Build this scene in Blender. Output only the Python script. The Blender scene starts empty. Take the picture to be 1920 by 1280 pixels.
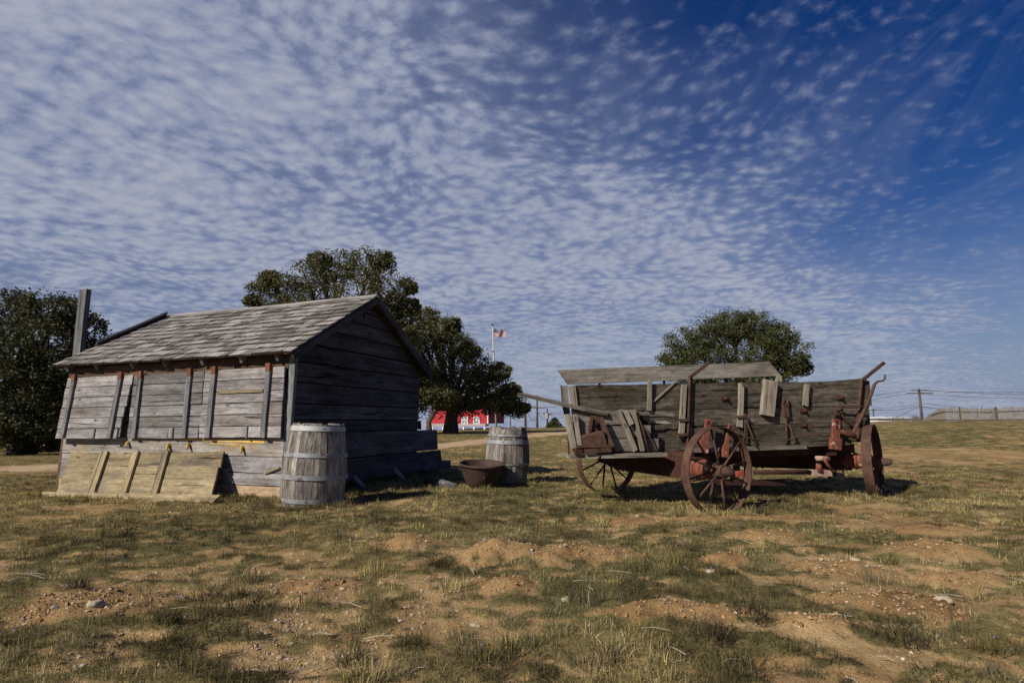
import bpy, math, random
import numpy as np
from mathutils import Vector, Matrix

random.seed(7)
rng = np.random.default_rng(11)
R = math.radians
scn = bpy.context.scene
COL = scn.collection

# ------------------------------------------------------------------ camera
cam_d = bpy.data.cameras.new("camera")
cam = bpy.data.objects.new("camera", cam_d)
COL.objects.link(cam)
cam.location = (0, 0, 1.0)
cam.rotation_euler = (R(90) + math.atan(150 / 1067), 0, 0)
cam_d.sensor_width = 36.0
cam_d.lens = 20.006
cam_d.clip_start = 0.05
cam_d.clip_end = 6000
scn.camera = cam

# ------------------------------------------------------------------ exposure
scn.view_settings.view_transform = 'Standard'
scn.view_settings.look = 'None'
scn.view_settings.exposure = 0.0
scn.view_settings.gamma = 1.0
scn.view_settings.use_curve_mapping = False

# ------------------------------------------------------------------ sun + sky
SUN_EL = R(34)
to_sun = Vector((-0.745, -0.667, 0)).normalized() * math.cos(SUN_EL) + Vector((0, 0, math.sin(SUN_EL)))
sun_d = bpy.data.lights.new("sun", 'SUN')
sun_d.energy = 5.0
sun_d.angle = R(0.55)
sun_d.color = (1.0, 0.925, 0.82)
sun = bpy.data.objects.new("sun", sun_d)
COL.objects.link(sun)
sun.rotation_euler = to_sun.to_track_quat('Z', 'Y').to_euler()
sun.location = (-20, -20, 20)

world = bpy.data.worlds.new("World")
scn.world = world
world.use_nodes = True
wt = world.node_tree
wt.nodes.clear()
def wn(t, **kw):
    n = wt.nodes.new(t)
    for k, v in kw.items(): setattr(n, k, v)
    return n
def wl(a, b): wt.links.new(a, b)
def wmath(op, a, b=None, c=None, clamp=False):
    n = wn('ShaderNodeMath', operation=op, use_clamp=clamp)
    for i, v in enumerate((a, b, c)):
        if v is None: continue
        if isinstance(v, (int, float)): n.inputs[i].default_value = v
        else: wl(v, n.inputs[i])
    return n.outputs[0]
def wramp(v, lo, hi):
    n = wn('ShaderNodeMapRange', interpolation_type='SMOOTHSTEP')
    wl(v, n.inputs[0]); n.inputs[1].default_value = lo; n.inputs[2].default_value = hi
    return n.outputs[0]
sky = wn('ShaderNodeTexSky', sky_type='NISHITA')
sky.sun_disc = False
sky.sun_elevation = SUN_EL
sky.sun_rotation = math.atan2(to_sun.x, to_sun.y)
sky.altitude = 300; sky.air_density = 1.0; sky.dust_density = 0.6; sky.ozone_density = 2.2
tc = wn('ShaderNodeTexCoord')
sp = wn('ShaderNodeSeparateXYZ'); wl(tc.outputs['Generated'], sp.inputs[0])
zz = wmath('ADD', wmath('MAXIMUM', sp.outputs[2], 0.0), 0.13)
cx = wmath('DIVIDE', sp.outputs[0], zz)
cy = wmath('DIVIDE', sp.outputs[1], zz)
cxyz = wn('ShaderNodeCombineXYZ'); wl(cx, cxyz.inputs[0]); wl(cy, cxyz.inputs[1])
def wnoise(scale, detail, rough=0.5, dist=0.0, sx=1.0, sy=1.0, rot=0.0, off=(0, 0, 0), warp=None):
    m = wn('ShaderNodeMapping')
    wl(warp if warp is not None else cxyz.outputs[0], m.inputs[0])
    m.inputs['Scale'].default_value = (sx, sy, 1); m.inputs['Rotation'].default_value = (0, 0, rot)
    m.inputs['Location'].default_value = off
    n = wn('ShaderNodeTexNoise', noise_dimensions='2D'); wl(m.outputs[0], n.inputs['Vector'])
    n.inputs['Scale'].default_value = scale; n.inputs['Detail'].default_value = detail
    n.inputs['Roughness'].default_value = rough; n.inputs['Distortion'].default_value = dist
    return n
# warp the cloud plane a little so that rows bend
wv = wnoise(1.6, 1)
vs = wn('ShaderNodeVectorMath', operation='MULTIPLY_ADD')
wl(wv.outputs['Color'], vs.inputs[0]); vs.inputs[1].default_value = (0.16, 0.16, 0); wl(cxyz.outputs[0], vs.inputs[2])
warp = vs.outputs[0]
# altocumulus cells: small puffs, ragged by a finer noise
vor_m = wn('ShaderNodeMapping'); wl(warp, vor_m.inputs[0]); vor_m.inputs['Scale'].default_value = (1.0, 1.08, 1); vor_m.inputs['Rotation'].default_value = (0, 0, R(24))
vor = wn('ShaderNodeTexVoronoi', feature='SMOOTH_F1', voronoi_dimensions='2D'); wl(vor_m.outputs[0], vor.inputs['Vector'])
vor.inputs['Scale'].default_value = 18.0; vor.inputs['Smoothness'].default_value = 0.85
puff = wmath('SUBTRACT', 0.70, vor.outputs['Distance'])
cells = wnoise(23.0, 4.0, 0.62, 0.0, 1.0, 1.1, R(24), (3.1, 1.7, 0), warp)
mids = wnoise(3.6, 4.0, 0.6, 0.0, 1.0, 1.6, R(30), (7.1, 0.7, 0), warp)
cellv = wmath('ADD', wmath('MULTIPLY', puff, 0.48), wmath('ADD', wmath('MULTIPLY', cells.outputs[0], 0.62), wmath('MULTIPLY', mids.outputs[0], 0.62)))
# broad cover: thick towards the left, thin towards a clear blue bay upper right
big = wnoise(0.9, 3, 0.5, 0.0, 1, 1, 0, (0.4, 2.2, 0))
grad = wmath('ADD', wmath('MULTIPLY_ADD', cx, -0.27, -0.26), wmath('MULTIPLY', cy, 0.315))   # the sheet's edge runs obliquely
gradc = wmath('MINIMUM', wmath('MAXIMUM', grad, -0.38), 0.27)
lowc = wmath('MULTIPLY', wramp(cy, 1.6, 3.6), 0.10)       # the sheet closes up with distance
cover = wmath('ADD', wmath('ADD', wmath('MULTIPLY_ADD', big.outputs[0], 0.50, -0.30), gradc), lowc)
dens = wmath('ADD', cellv, cover)
soft = wramp(dens, 0.58, 1.12)
# thin wisps drawn out along the wind
wisp = wnoise(2.6, 6, 0.66, 0.5, 1.9, 0.55, R(-14), (1.0, 0.3, 0), warp)
wispm = wnoise(0.8, 2, 0.5, 0, 1, 1, 0, (5.0, 2.0, 0))
wispv = wmath('MULTIPLY', wmath('MULTIPLY', wramp(wisp.outputs[0], 0.42, 0.80), wramp(wispm.outputs[0], 0.30, 0.60)), 0.15)
veil = wmath('MULTIPLY', wramp(cover, -0.22, 0.28), 0.60)
alpha = wmath('ADD', wmath('MULTIPLY', soft, 0.50), veil)
lowm = wmath('MULTIPLY', wramp(sp.outputs[2], 0.36, 0.06), 0.78)      # seen edge-on the sheet blurs into one layer
farv = wmath('MULTIPLY_ADD', wramp(mids.outputs[0], 0.3, 0.75), 0.34, 0.44)
alpha = wmath('ADD', wmath('MULTIPLY', alpha, wmath('SUBTRACT', 1.0, lowm)), wmath('MULTIPLY', farv, lowm))
alpha = wmath('MINIMUM', wmath('ADD', alpha, wmath('MULTIPLY', wispv, wmath('SUBTRACT', 1.0, alpha))), 0.93)
# summer-blue air: the clear sky, a touch deeper in tone
hsv = wn('ShaderNodeHueSaturation'); wl(sky.outputs[0], hsv.inputs['Color'])
hsv.inputs['Hue'].default_value = 0.522; hsv.inputs['Saturation'].default_value = 1.42; hsv.inputs['Value'].default_value = 0.62
# low down, distant cloud and haze take over from the bare horizon glow
hzc = wramp(sp.outputs[2], 0.17, 0.0)
base = wn('ShaderNodeMix', data_type='RGBA'); wl(wmath('MULTIPLY', hzc, 0.85), base.inputs[0]); wl(hsv.outputs[0], base.inputs[6])
base.inputs[7].default_value = (2.1, 2.85, 4.9, 1)
# cloud colour (thicker parts a little greyer), in the sky's own brightness units
ccol = wn('ShaderNodeMix', data_type='RGBA'); wl(wramp(dens, 0.75, 1.35), ccol.inputs[0])
ccol.inputs[6].default_value = (2.75, 3.25, 4.9, 1); ccol.inputs[7].default_value = (4.7, 5.05, 6.1, 1)
mix = wn('ShaderNodeMix', data_type='RGBA'); wl(alpha, mix.inputs[0]); wl(base.outputs[2], mix.inputs[6]); wl(ccol.outputs[2], mix.inputs[7])
bg = wn('ShaderNodeBackground'); wl(mix.outputs[2], bg.inputs[0]); bg.inputs[1].default_value = 0.085
out = wn('ShaderNodeOutputWorld'); wl(bg.outputs[0], out.inputs[0])
world.cycles.sampling_method = 'MANUAL'
world.cycles.sample_map_resolution = 512
scn.cycles.max_bounces = 5
scn.cycles.diffuse_bounces = 3
scn.cycles.glossy_bounces = 2
scn.cycles.transmission_bounces = 2
scn.cycles.caustics_reflective = False
scn.cycles.caustics_refractive = False

# ------------------------------------------------------------------ helpers: objects
WM = {}          # object -> world matrix
def link(o, M, parent=None):
    COL.objects.link(o)
    WM[o] = M.copy()
    if parent is not None:
        o.parent = parent
        o.matrix_local = WM[parent].inverted() @ M
    else:
        o.matrix_world = M
    return o
def tag(o, label=None, cat=None, group=None, kind=None):
    if label: o['label'] = label
    if cat: o['category'] = cat
    if group: o['group'] = group
    if kind: o['kind'] = kind
    return o
def empty(name, loc, label, cat, group=None):
    o = bpy.data.objects.new(name, None)
    o.empty_display_size = 0.2
    link(o, Matrix.Translation(Vector(loc)))
    return tag(o, label, cat, group)
def obj(name, me, mat, M=None, parent=None):
    o = bpy.data.objects.new(name, me)
    if mat is not None:
        if not me.materials: me.materials.append(mat)
    return link(o, M if M is not None else Matrix.Identity(4), parent)
def frame(o, x, z):
    x = Vector(x).normalized(); z = Vector(z); z = (z - x * z.dot(x)).normalized(); y = z.cross(x)
    M = Matrix.Identity(4)
    for i in range(3):
        M[i][0] = x[i]; M[i][1] = y[i]; M[i][2] = z[i]; M[i][3] = o[i]
    return M
def mesh(name, v, f, smooth=False):
    me = bpy.data.meshes.new(name)
    me.from_pydata([tuple(p) for p in v], [], f)
    if smooth: me.polygons.foreach_set('use_smooth', [True] * len(me.polygons))
    me.update()
    return me
def fast_mesh(name, V, T, smooth=False):
    """V (n,3) float, T (m,k) int faces of equal size"""
    me = bpy.data.meshes.new(name)
    V = np.ascontiguousarray(V, dtype=np.float32); T = np.ascontiguousarray(T, dtype=np.int32)
    m, k = T.shape
    me.vertices.add(len(V)); me.vertices.foreach_set('co', V.ravel())
    me.loops.add(m * k); me.loops.foreach_set('vertex_index', T.ravel())
    me.polygons.add(m); me.polygons.foreach_set('loop_start', np.arange(0, m * k, k, dtype=np.int32))
    me.update(calc_edges=True)
    me.polygons.foreach_set('use_smooth', np.full(m, smooth))
    me.update()
    return me
def plank_mesh(L, W, T, segs=4, wob=0.004, rag=0.0, bow=0.0, notch=0.0, ends=(0, 0)):
    """board along +X, width Y, thickness Z; ends=(skew at start, skew at finish)"""
    v = []; f = []
    ph = random.uniform(0, 6)
    for i in range(segs + 1):
        t = i / segs; x = L * t
        wa = wob * random.uniform(-1, 1); wb = wob * random.uniform(-1, 1)
        dz = bow * math.sin(math.pi * t) + wob * 0.6 * math.sin(ph + 5 * t)
        end = i in (0, segs)
        for (yy, zz_) in ((-W / 2 + wa, -T / 2), (W / 2 + wb, -T / 2), (W / 2 + wb, T / 2), (-W / 2 + wa, T / 2)):
            xx = x + (random.uniform(-rag, rag) if end else 0)
            if i == 0: xx += ends[0] * (yy / W)
            if i == segs: xx += ends[1] * (yy / W)
            v.append((xx, yy, zz_ + dz))
    for i in range(segs):
        a = i * 4; b = a + 4
        for k in range(4):
            k2 = (k + 1) % 4
            f.append((a + k, b + k, b + k2, a + k2))
    f.append((0, 1, 2, 3)); e = segs * 4; f.append((e + 3, e + 2, e + 1, e))
    me = mesh("plank", v, f)
    return me
def board(name, parent, p0, p1, W, T, nrm, mat, **kw):
    p0 = Vector(p0); p1 = Vector(p1)
    me = plank_mesh((p1 - p0).length, W, T, **kw)
    return obj(name, me, mat, frame(p0, p1 - p0, nrm), parent)
def bar(name, parent, p0, p1, W, T, nrm, mat):
    return board(name, parent, p0, p1, W, T, nrm, mat, segs=1, wob=0.0)
def quad_board(name, parent, pts, T, nrm, mat):
    """board whose face outline is given by 4 points; thickness along nrm (outwards)"""
    p = [Vector(q) for q in pts]; n = Vector(nrm).normalized() * T
    M = frame(p[0], p[1] - p[0], nrm); Mi = M.inverted()
    v = [Mi @ q for q in p] + [Mi @ (q + n) for q in p]
    f = [(3, 2, 1, 0), (4, 5, 6, 7)] + [(i, (i + 1) % 4, 4 + (i + 1) % 4, 4 + i) for i in range(4)]
    return obj(name, mesh(name, v, f), mat, M, parent)
def tube_data(pts, rad, n=8, cap=True):
    pts = [Vector(p) for p in pts]
    rads = rad if isinstance(rad, (list, tuple)) else [rad] * len(pts)
    v = []; f = []
    prev = None
    for i, p in enumerate(pts):
        if i == 0: d = pts[1] - p
        elif i == len(pts) - 1: d = p - pts[i - 1]
        else: d = (pts[i + 1] - pts[i - 1])
        d.normalize()
        a = prev if prev is not None else (Vector((0, 0, 1)) if abs(d.z) < 0.9 else Vector((1, 0, 0)))
        x = (a - d * a.dot(d)).normalized(); y = d.cross(x); prev = x
        for k in range(n):
            t = 2 * math.pi * k / n
            v.append(p + (x * math.cos(t) + y * math.sin(t)) * rads[i])
    for i in range(len(pts) - 1):
        for k in range(n):
            k2 = (k + 1) % n
            f.append((i * n + k, i * n + k2, (i + 1) * n + k2, (i + 1) * n + k))
    if cap:
        f.append(tuple(reversed(range(n)))); e = (len(pts) - 1) * n; f.append(tuple(range(e, e + n)))
    return v, f
def tube(name, parent, pts, rad, mat, n=8, smooth=True):
    o0 = Vector(pts[0])
    v, f = tube_data([Vector(p) - o0 for p in pts], rad, n)
    return obj(name, mesh(name, v, f, smooth), mat, Matrix.Translation(o0), parent)
def lathe_data(prof, n=32, closed=False):
    """prof of (axial x, radius) around X"""
    v = []; f = []; m = len(prof)
    for k in range(n):
        t = 2 * math.pi * k / n; c, s = math.cos(t), math.sin(t)
        for (x, r) in prof: v.append((x, r * c, r * s))
    for k in range(n):
        k2 = (k + 1) % n
        for i in range(m if closed else m - 1):
            i2 = (i + 1) % m
            f.append((k * m + i, k * m + i2, k2 * m + i2, k2 * m + i))
    return v, f
def lathe(name, parent, M, prof, mat, n=32, closed=False, smooth=True):
    v, f = lathe_data(prof, n, closed)
    me = mesh(name, v, f, smooth)
    if smooth:
        try: me.set_sharp_from_angle(angle=R(35))
        except Exception: pass
    return obj(name, me, mat, M, parent)
def box_mesh(x0, x1, y0, y1, z0, z1):
    v = [(x, y, z) for z in (z0, z1) for (x, y) in ((x0, y0), (x1, y0), (x1, y1), (x0, y1))]
    f = [(3, 2, 1, 0), (4, 5, 6, 7), (0, 1, 5, 4), (1, 2, 6, 5), (2, 3, 7, 6), (3, 0, 4, 7)]
    return mesh("box", v, f)

# ------------------------------------------------------------------ helpers: materials
class MT:
    def __init__(s, name, rough=0.9, spec=0.2, metal=0.0):
        s.m = bpy.data.materials.new(name); s.m.use_nodes = True
        s.t = s.m.node_tree; s.b = s.t.nodes['Principled BSDF']
        s.b.inputs['Roughness'].default_value = rough
        s.b.inputs['Specular IOR Level'].default_value = spec
        s.b.inputs['Metallic'].default_value = metal
    def n(s, t, **kw):
        q = s.t.nodes.new(t)
        for k, v in kw.items(): setattr(q, k, v)
        return q
    def l(s, a, b): s.t.links.new(a, b)
    def set(s, sock, v):
        if isinstance(v, (int, float)): sock.default_value = v
        elif isinstance(v, tuple): sock.default_value = v if len(v) == 4 or sock.type == 'VECTOR' else v + (1,)
        else: s.l(v, sock)
    def math(s, op, a, b=None, c=None, clamp=False):
        q = s.n('ShaderNodeMath', operation=op, use_clamp=clamp)
        for i, v in enumerate((a, b, c)):
            if v is not None: s.set(q.inputs[i], v)
        return q.outputs[0]
    def coord(s, rand=True, scale=(1, 1, 1)):
        t = s.n('ShaderNodeTexCoord'); o = t.outputs['Object']
        if rand:
            oi = s.n('ShaderNodeObjectInfo')
            a = s.n('ShaderNodeVectorMath', operation='MULTIPLY_ADD')
            s.l(oi.outputs['Random'], a.inputs[0]); a.inputs[1].default_value = (37.1, 71.7, 13.3); s.l(o, a.inputs[2])
            o = a.outputs[0]; s.rand = oi.outputs['Random']
        if scale != (1, 1, 1):
            q = s.n('ShaderNodeVectorMath', operation='MULTIPLY'); s.l(o, q.inputs[0]); q.inputs[1].default_value = scale
            o = q.outputs[0]
        return o
    def vmul(s, v, scale):
        q = s.n('ShaderNodeVectorMath', operation='MULTIPLY'); s.l(v, q.inputs[0]); q.inputs[1].default_value = scale
        return q.outputs[0]
    def noise(s, v, scale, detail=4, rough=0.55, dist=0.0):
        q = s.n('ShaderNodeTexNoise'); s.l(v, q.inputs['Vector'])
        q.inputs['Scale'].default_value = scale; q.inputs['Detail'].default_value = detail
        q.inputs['Roughness'].default_value = rough; q.inputs['Distortion'].default_value = dist
        return q.outputs[0]
    def rng(s, v, a, b, c=0.0, d=1.0, smooth=True):
        q = s.n('ShaderNodeMapRange', interpolation_type='SMOOTHSTEP' if smooth else 'LINEAR')
        s.set(q.inputs[0], v)
        for i, k in enumerate((a, b, c, d)): q.inputs[i + 1].default_value = k
        return q.outputs[0]
    def mix(s, f, a, b, mode='MIX'):
        q = s.n('ShaderNodeMix', data_type='RGBA', blend_type=mode)
        s.set(q.inputs[0], f); s.set(q.inputs[6], a); s.set(q.inputs[7], b)
        return q.outputs[2]
    def ramp(s, v, stops):
        q = s.n('ShaderNodeValToRGB'); s.l(v, q.inputs[0])
        e = q.color_ramp.elements
        while len(e) < len(stops): e.new(0.5)
        for i, (p, c) in enumerate(stops): e[i].position = p; e[i].color = tuple(c) + (1,)
        return q.outputs[0]
    def scale_col(s, col, f):
        q = s.n('ShaderNodeVectorMath', operation='SCALE'); s.l(col, q.inputs[0]); s.set(q.inputs['Scale'], f)
        return q.outputs[0]
    def bump(s, h, strength=0.5, dist=0.01):
        q = s.n('ShaderNodeBump'); s.l(h, q.inputs['Height']); q.inputs['Strength'].default_value = strength
        q.inputs['Distance'].default_value = dist; s.l(q.outputs[0], s.b.inputs['Normal'])
    def col(s, c): s.set(s.b.inputs['Base Color'], c)

def wood(name, dark, mid, light, var=0.35, stain=None, stain_amt=0.5, bump=0.6, knots=True, gscale=0.55, mottle=0.35):
    """weathered boards: grain along local X, knots, per-board tone"""
    m = MT(name, 0.88, 0.15)
    o = m.coord()
    wv = m.noise(m.vmul(o, (1.3, 5, 5)), 1.0, 2)
    ad = m.n('ShaderNodeVectorMath', operation='MULTIPLY_ADD')
    cmb = m.n('ShaderNodeCombineXYZ'); m.l(wv, cmb.inputs[1]); m.l(wv, cmb.inputs[2])
    m.l(cmb.outputs[0], ad.inputs[0]); ad.inputs[1].default_value = (0, 0.06, 0.06); m.l(o, ad.inputs[2])
    oo = ad.outputs[0]
    grain = m.noise(m.vmul(oo, (1.6 * gscale, 46 * gscale, 46 * gscale)), 1.0, 5, 0.62)
    fine = m.noise(m.vmul(oo, (5, 150, 150)), 1.0, 3, 0.6)
    blot = m.noise(m.vmul(o, (1.7, 4.5, 4.5)), 1.0, 4, 0.6)
    g = m.math('ADD', m.math('MULTIPLY', grain, 0.62), m.math('ADD', m.math('MULTIPLY', blot, 0.55), m.math('MULTIPLY', fine, 0.16)))
    c = m.ramp(m.rng(g, 0.44, 0.88, smooth=False), [(0.0, dark), (0.45, mid), (1.0, light)])
    if stain:
        sn = m.noise(m.vmul(o, (0.9, 3.2, 3.2)), 1.0, 3, 0.5, 0.3)
        c = m.mix(m.math('MULTIPLY', m.rng(sn, 0.52, 0.70), stain_amt), c, stain)
    if knots:
        vo = m.n('ShaderNodeTexVoronoi'); m.l(m.vmul(o, (2.2, 5.5, 5.5)), vo.inputs['Vector']); vo.inputs['Scale'].default_value = 1.0
        kn = m.rng(vo.outputs['Distance'], 0.05, 0.13, 1.0, 0.0)
        c = m.mix(m.math('MULTIPLY', kn, 0.75), c, tuple(x * 0.35 for x in dark))
    # splits along the grain
    sp_ = m.noise(m.vmul(oo, (0.8, 26, 26)), 1.0, 2, 0.5)
    crack = m.rng(sp_, 0.300, 0.345, 1.0, 0.0)
    c = m.mix(m.math('MULTIPLY', crack, 0.8), c, tuple(x * 0.25 for x in dark))
    mo = m.noise(m.vmul(o, (9, 24, 24)), 1.0, 5, 0.7)
    c = m.scale_col(c, m.rng(mo, .30, .70, 1 - mottle, 1 + mottle * .75, False))
    c = m.scale_col(c, m.math('MULTIPLY_ADD', m.rand, var, 1.0 - var * 0.5))
    m.col(c)
    h = m.math('SUBTRACT', m.math('ADD', grain, m.math('MULTIPLY', fine, 0.5)), m.math('MULTIPLY', crack, 0.8))
    m.bump(h, bump, 0.006)
    return m.m
def rust(name, a, b, c, rough=0.85, scale=9.0, paint=None, paint_amt=0.0, metal=0.0):
    m = MT(name, rough, 0.25, metal)
    o = m.coord()
    n1 = m.noise(o, scale, 6, 0.65, 0.3); n2 = m.noise(o, scale * 7, 4, 0.6)
    g = m.math('ADD', m.math('MULTIPLY', n1, 0.7), m.math('MULTIPLY', n2, 0.3))
    col = m.ramp(m.rng(g, 0.32, 0.68, smooth=False), [(0, a), (0.5, b), (1, c)])
    if paint:
        col = m.mix(m.math('MULTIPLY', m.rng(m.noise(o, scale * 0.8, 5, 0.6), 0.60 - 0.25 * paint_amt, 0.70 - 0.25 * paint_amt), 1.0), col, paint)
    m.col(col); m.bump(g, 0.35, 0.006)
    return m.m
def plain(name, c, rough=0.7, spec=0.3, var=0.15, scale=8):
    m = MT(name, rough, spec)
    o = m.coord()
    n = m.noise(o, scale, 4)
    q = m.n('ShaderNodeRGB'); q.outputs[0].default_value = tuple(c) + (1,)
    m.col(m.scale_col(q.outputs[0], m.math('MULTIPLY_ADD', n, var * 2, 1 - var)))
    return m.m

M_GREY = wood("weathered_grey_wood", (0.075, 0.068, 0.066), (0.23, 0.215, 0.21), (0.42, 0.40, 0.385), 0.45, (0.13, 0.10, 0.075), 0.6)
M_GREYD = wood("dim_grey_wood", (0.055, 0.052, 0.052), (0.165, 0.157, 0.156), (0.32, 0.305, 0.30), 0.55, (0.10, 0.085, 0.07), 0.6)
M_GREY2 = wood("slate_grey_wood", (0.06, 0.062, 0.066), (0.15, 0.152, 0.156), (0.27, 0.27, 0.27), 0.35)
M_GABLE = wood("shade_toned_gable_wood", (0.028, 0.027, 0.028), (0.088, 0.084, 0.085), (0.185, 0.176, 0.175), 0.6, (0.035, 0.032, 0.033), 0.6)  # old dark boards, deepened further: the gable side's shade is put into the colour
M_BROWN = wood("brown_fascia_wood", (0.030, 0.021, 0.015), (0.082, 0.055, 0.038), (0.17, 0.118, 0.082), 0.35, (0.17, 0.085, 0.045), 0.5)
M_SHING = wood("shingle_wood", (0.085, 0.077, 0.070), (0.21, 0.193, 0.178), (0.38, 0.352, 0.325), 1.05, (0.10, 0.088, 0.076), 0.5, knots=False, mottle=.25)
M_YEL = wood("fresh_yellow_wood", (0.12, 0.090, 0.052), (0.27, 0.215, 0.125), (0.40, 0.33, 0.20), 0.5, (0.15, 0.13, 0.10), 0.85)
M_TAN = wood("bare_tan_wood", (0.22, 0.15, 0.085), (0.42, 0.30, 0.19), (0.58, 0.45, 0.31), 0.3, (0.22, 0.20, 0.18), 0.5)
M_HONEY = wood("honey_grey_wood", (0.10, 0.085, 0.07), (0.25, 0.225, 0.195), (0.40, 0.375, 0.34), 0.3, (0.33, 0.21, 0.08), 0.95)
M_ORANGE = wood("raw_split_wood", (0.35, 0.20, 0.05), (0.55, 0.36, 0.10), (0.68, 0.50, 0.20), 0.3, knots=False)
M_STAVE = wood("oak_stave_wood", (0.065, 0.052, 0.042), (0.215, 0.192, 0.168), (0.40, 0.37, 0.325), 0.5, (0.085, 0.062, 0.045), 0.85, 0.8, mottle=.55)
M_WAG = wood("wagon_side_wood", (0.026, 0.021, 0.016), (0.078, 0.065, 0.048), (0.165, 0.142, 0.108), 0.35, (0.055, 0.043, 0.024), 0.8, 0.9, mottle=.65)
M_WAGL = wood("pale_wagon_wood", (0.060, 0.050, 0.040), (0.165, 0.145, 0.118), (0.31, 0.28, 0.235), 0.4, (0.12, 0.11, 0.085), 0.6, 0.9)
M_STAKE = wood("stake_wood", (0.10, 0.082, 0.062), (0.245, 0.215, 0.168), (0.40, 0.36, 0.29), 0.4, (0.19, 0.16, 0.11), 0.5, 1.0)
M_RUST = rust("rusted_iron", (0.038, 0.022, 0.017), (0.084, 0.045, 0.032), (0.145, 0.082, 0.057))
M_RUSTD = rust("dark_rusted_iron", (0.028, 0.014, 0.010), (0.07, 0.03, 0.019), (0.13, 0.055, 0.033))
M_REDP = rust("faded_red_paint", (0.13, 0.035, 0.02), (0.30, 0.065, 0.032), (0.42, 0.12, 0.06), 0.75, 7)
M_ORNP = rust("chipped_orange_paint", (0.085, 0.032, 0.022), (0.185, 0.058, 0.036), (0.28, 0.11, 0.066), 0.75, 14, (0.45, 0.34, 0.27), 0.1)
M_PINK = rust("pale_primer", (0.22, 0.11, 0.08), (0.40, 0.27, 0.21), (0.54, 0.42, 0.35), 0.7, 12)
M_OXB = rust("oxblood_frame", (0.025, 0.012, 0.009), (0.058, 0.024, 0.018), (0.105, 0.044, 0.032), 0.8, 6)
M_HOOP = rust("galvanised_hoop", (0.17, 0.178, 0.185), (0.27, 0.28, 0.288), (0.37, 0.38, 0.388), 0.6, 8, (0.12, 0.08, 0.062), 0.08, 0.25)
M_HOOPB = rust("top_hoop_pale", (0.30, 0.31, 0.29), (0.42, 0.43, 0.41), (0.52, 0.53, 0.50), 0.6, 6, None, 0, 0.15)
M_KETT = rust("cast_iron_kettle", (0.028, 0.018, 0.014), (0.062, 0.038, 0.029), (0.105, 0.066, 0.049), 0.75, 5)
M_HINGE = rust("rust_red_hinge", (0.085, 0.032, 0.02), (0.16, 0.058, 0.034), (0.23, 0.092, 0.054))
M_DARK = plain("dark_interior", (0.02, 0.018, 0.016), 0.95, 0.05)
M_BOLT = rust("bolt_iron", (0.03, 0.02, 0.015), (0.07, 0.04, 0.03), (0.12, 0.07, 0.05))

# ------------------------------------------------------------------ terrain
def _hash(ix, iy, seed):
    h = (ix.astype(np.int64) * 374761393 + iy.astype(np.int64) * 668265263 + seed * 1442695041) & 0xFFFFFFFF
    h = ((h ^ (h >> 13)) * 1274126177) & 0xFFFFFFFF
    return ((h ^ (h >> 16)) & 0xFFFF) / 65535.0
def vnoise(x, y, seed=0):
    ix = np.floor(x); iy = np.floor(y); fx = x - ix; fy = y - iy
    fx = fx * fx * fx * (fx * (fx * 6 - 15) + 10); fy = fy * fy * fy * (fy * (fy * 6 - 15) + 10)
    a = _hash(ix, iy, seed); b = _hash(ix + 1, iy, seed); c = _hash(ix, iy + 1, seed); d = _hash(ix + 1, iy + 1, seed)
    return (a * (1 - fx) + b * fx) * (1 - fy) + (c * (1 - fx) + d * fx) * fy
def fbm(x, y, oct=4, seed=0, gain=0.5):
    t = np.zeros_like(x); a = 1.0; n = 0.0
    for i in range(oct):
        ca, sa = math.cos(0.6 * i), math.sin(0.6 * i)
        t += a * vnoise((x * ca - y * sa) * 2 ** i + 17.3 * i, (x * sa + y * ca) * 2 ** i + 9.1 * i, seed + i); n += a; a *= gain
    return t / n
def sst(a, b, x):
    t = np.clip((x - a) / (b - a), 0, 1); return t * t * (3 - 2 * t)
# gopher mounds: x, y, radius, height, stretch in x
MOUNDS = [(-0.86, 4.80, .27, .075, 1.3), (-0.06, 4.38, .28, .10, 1.25), (0.30, 4.30, .16, .05, 1.2), (0.60, 4.42, .25, .075, 1.9),
          (-0.03, 3.52, .19, .08, 1.1), (2.20, 5.15, .30, .06, 1.5), (3.26, 4.62, .34, .075, 1.5), (2.24, 4.05, .30, .07, 1.6),
          (2.14, 3.30, .30, .085, 1.4), (1.90, 3.42, .16, .05, 1.2), (1.53, 2.95, .20, .06, 1.3), (0.75, 3.10, .22, .05, 1.5), (1.55, 4.35, .20, .05, 1.3),
          (2.6, 6.05, .35, .05, 1.6), (-1.15, 3.55, .28, .05, 1.4), (3.9, 5.3, .35, .06, 1.5), (1.05, 3.05, .14, .05, 1.2),
          (2.9, 3.9, .25, .05, 1.4), (-2.3, 3.3, .35, .05, 1.4), (1.25, 5.9, .28, .05, 1.5), (1.9, 6.0, .22, .04, 1.5)]
ROAD = np.array([(-30, 12.0), (-16, 12.6), (-11, 13.6), (-6, 16.5), (-2.2, 21.5), (1.2, 30), (4.5, 40), (9, 50)])
def road_dist(x, y):
    d = np.full(x.shape, 1e9)
    for (ax, ay), (bx, by) in zip(ROAD[:-1], ROAD[1:]):
        t = np.clip(((x - ax) * (bx - ax) + (y - ay) * (by - ay)) / ((bx - ax) ** 2 + (by - ay) ** 2), 0, 1)
        d = np.minimum(d, np.hypot(x - ax - t * (bx - ax), y - ay - t * (by - ay)))
    return d
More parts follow.
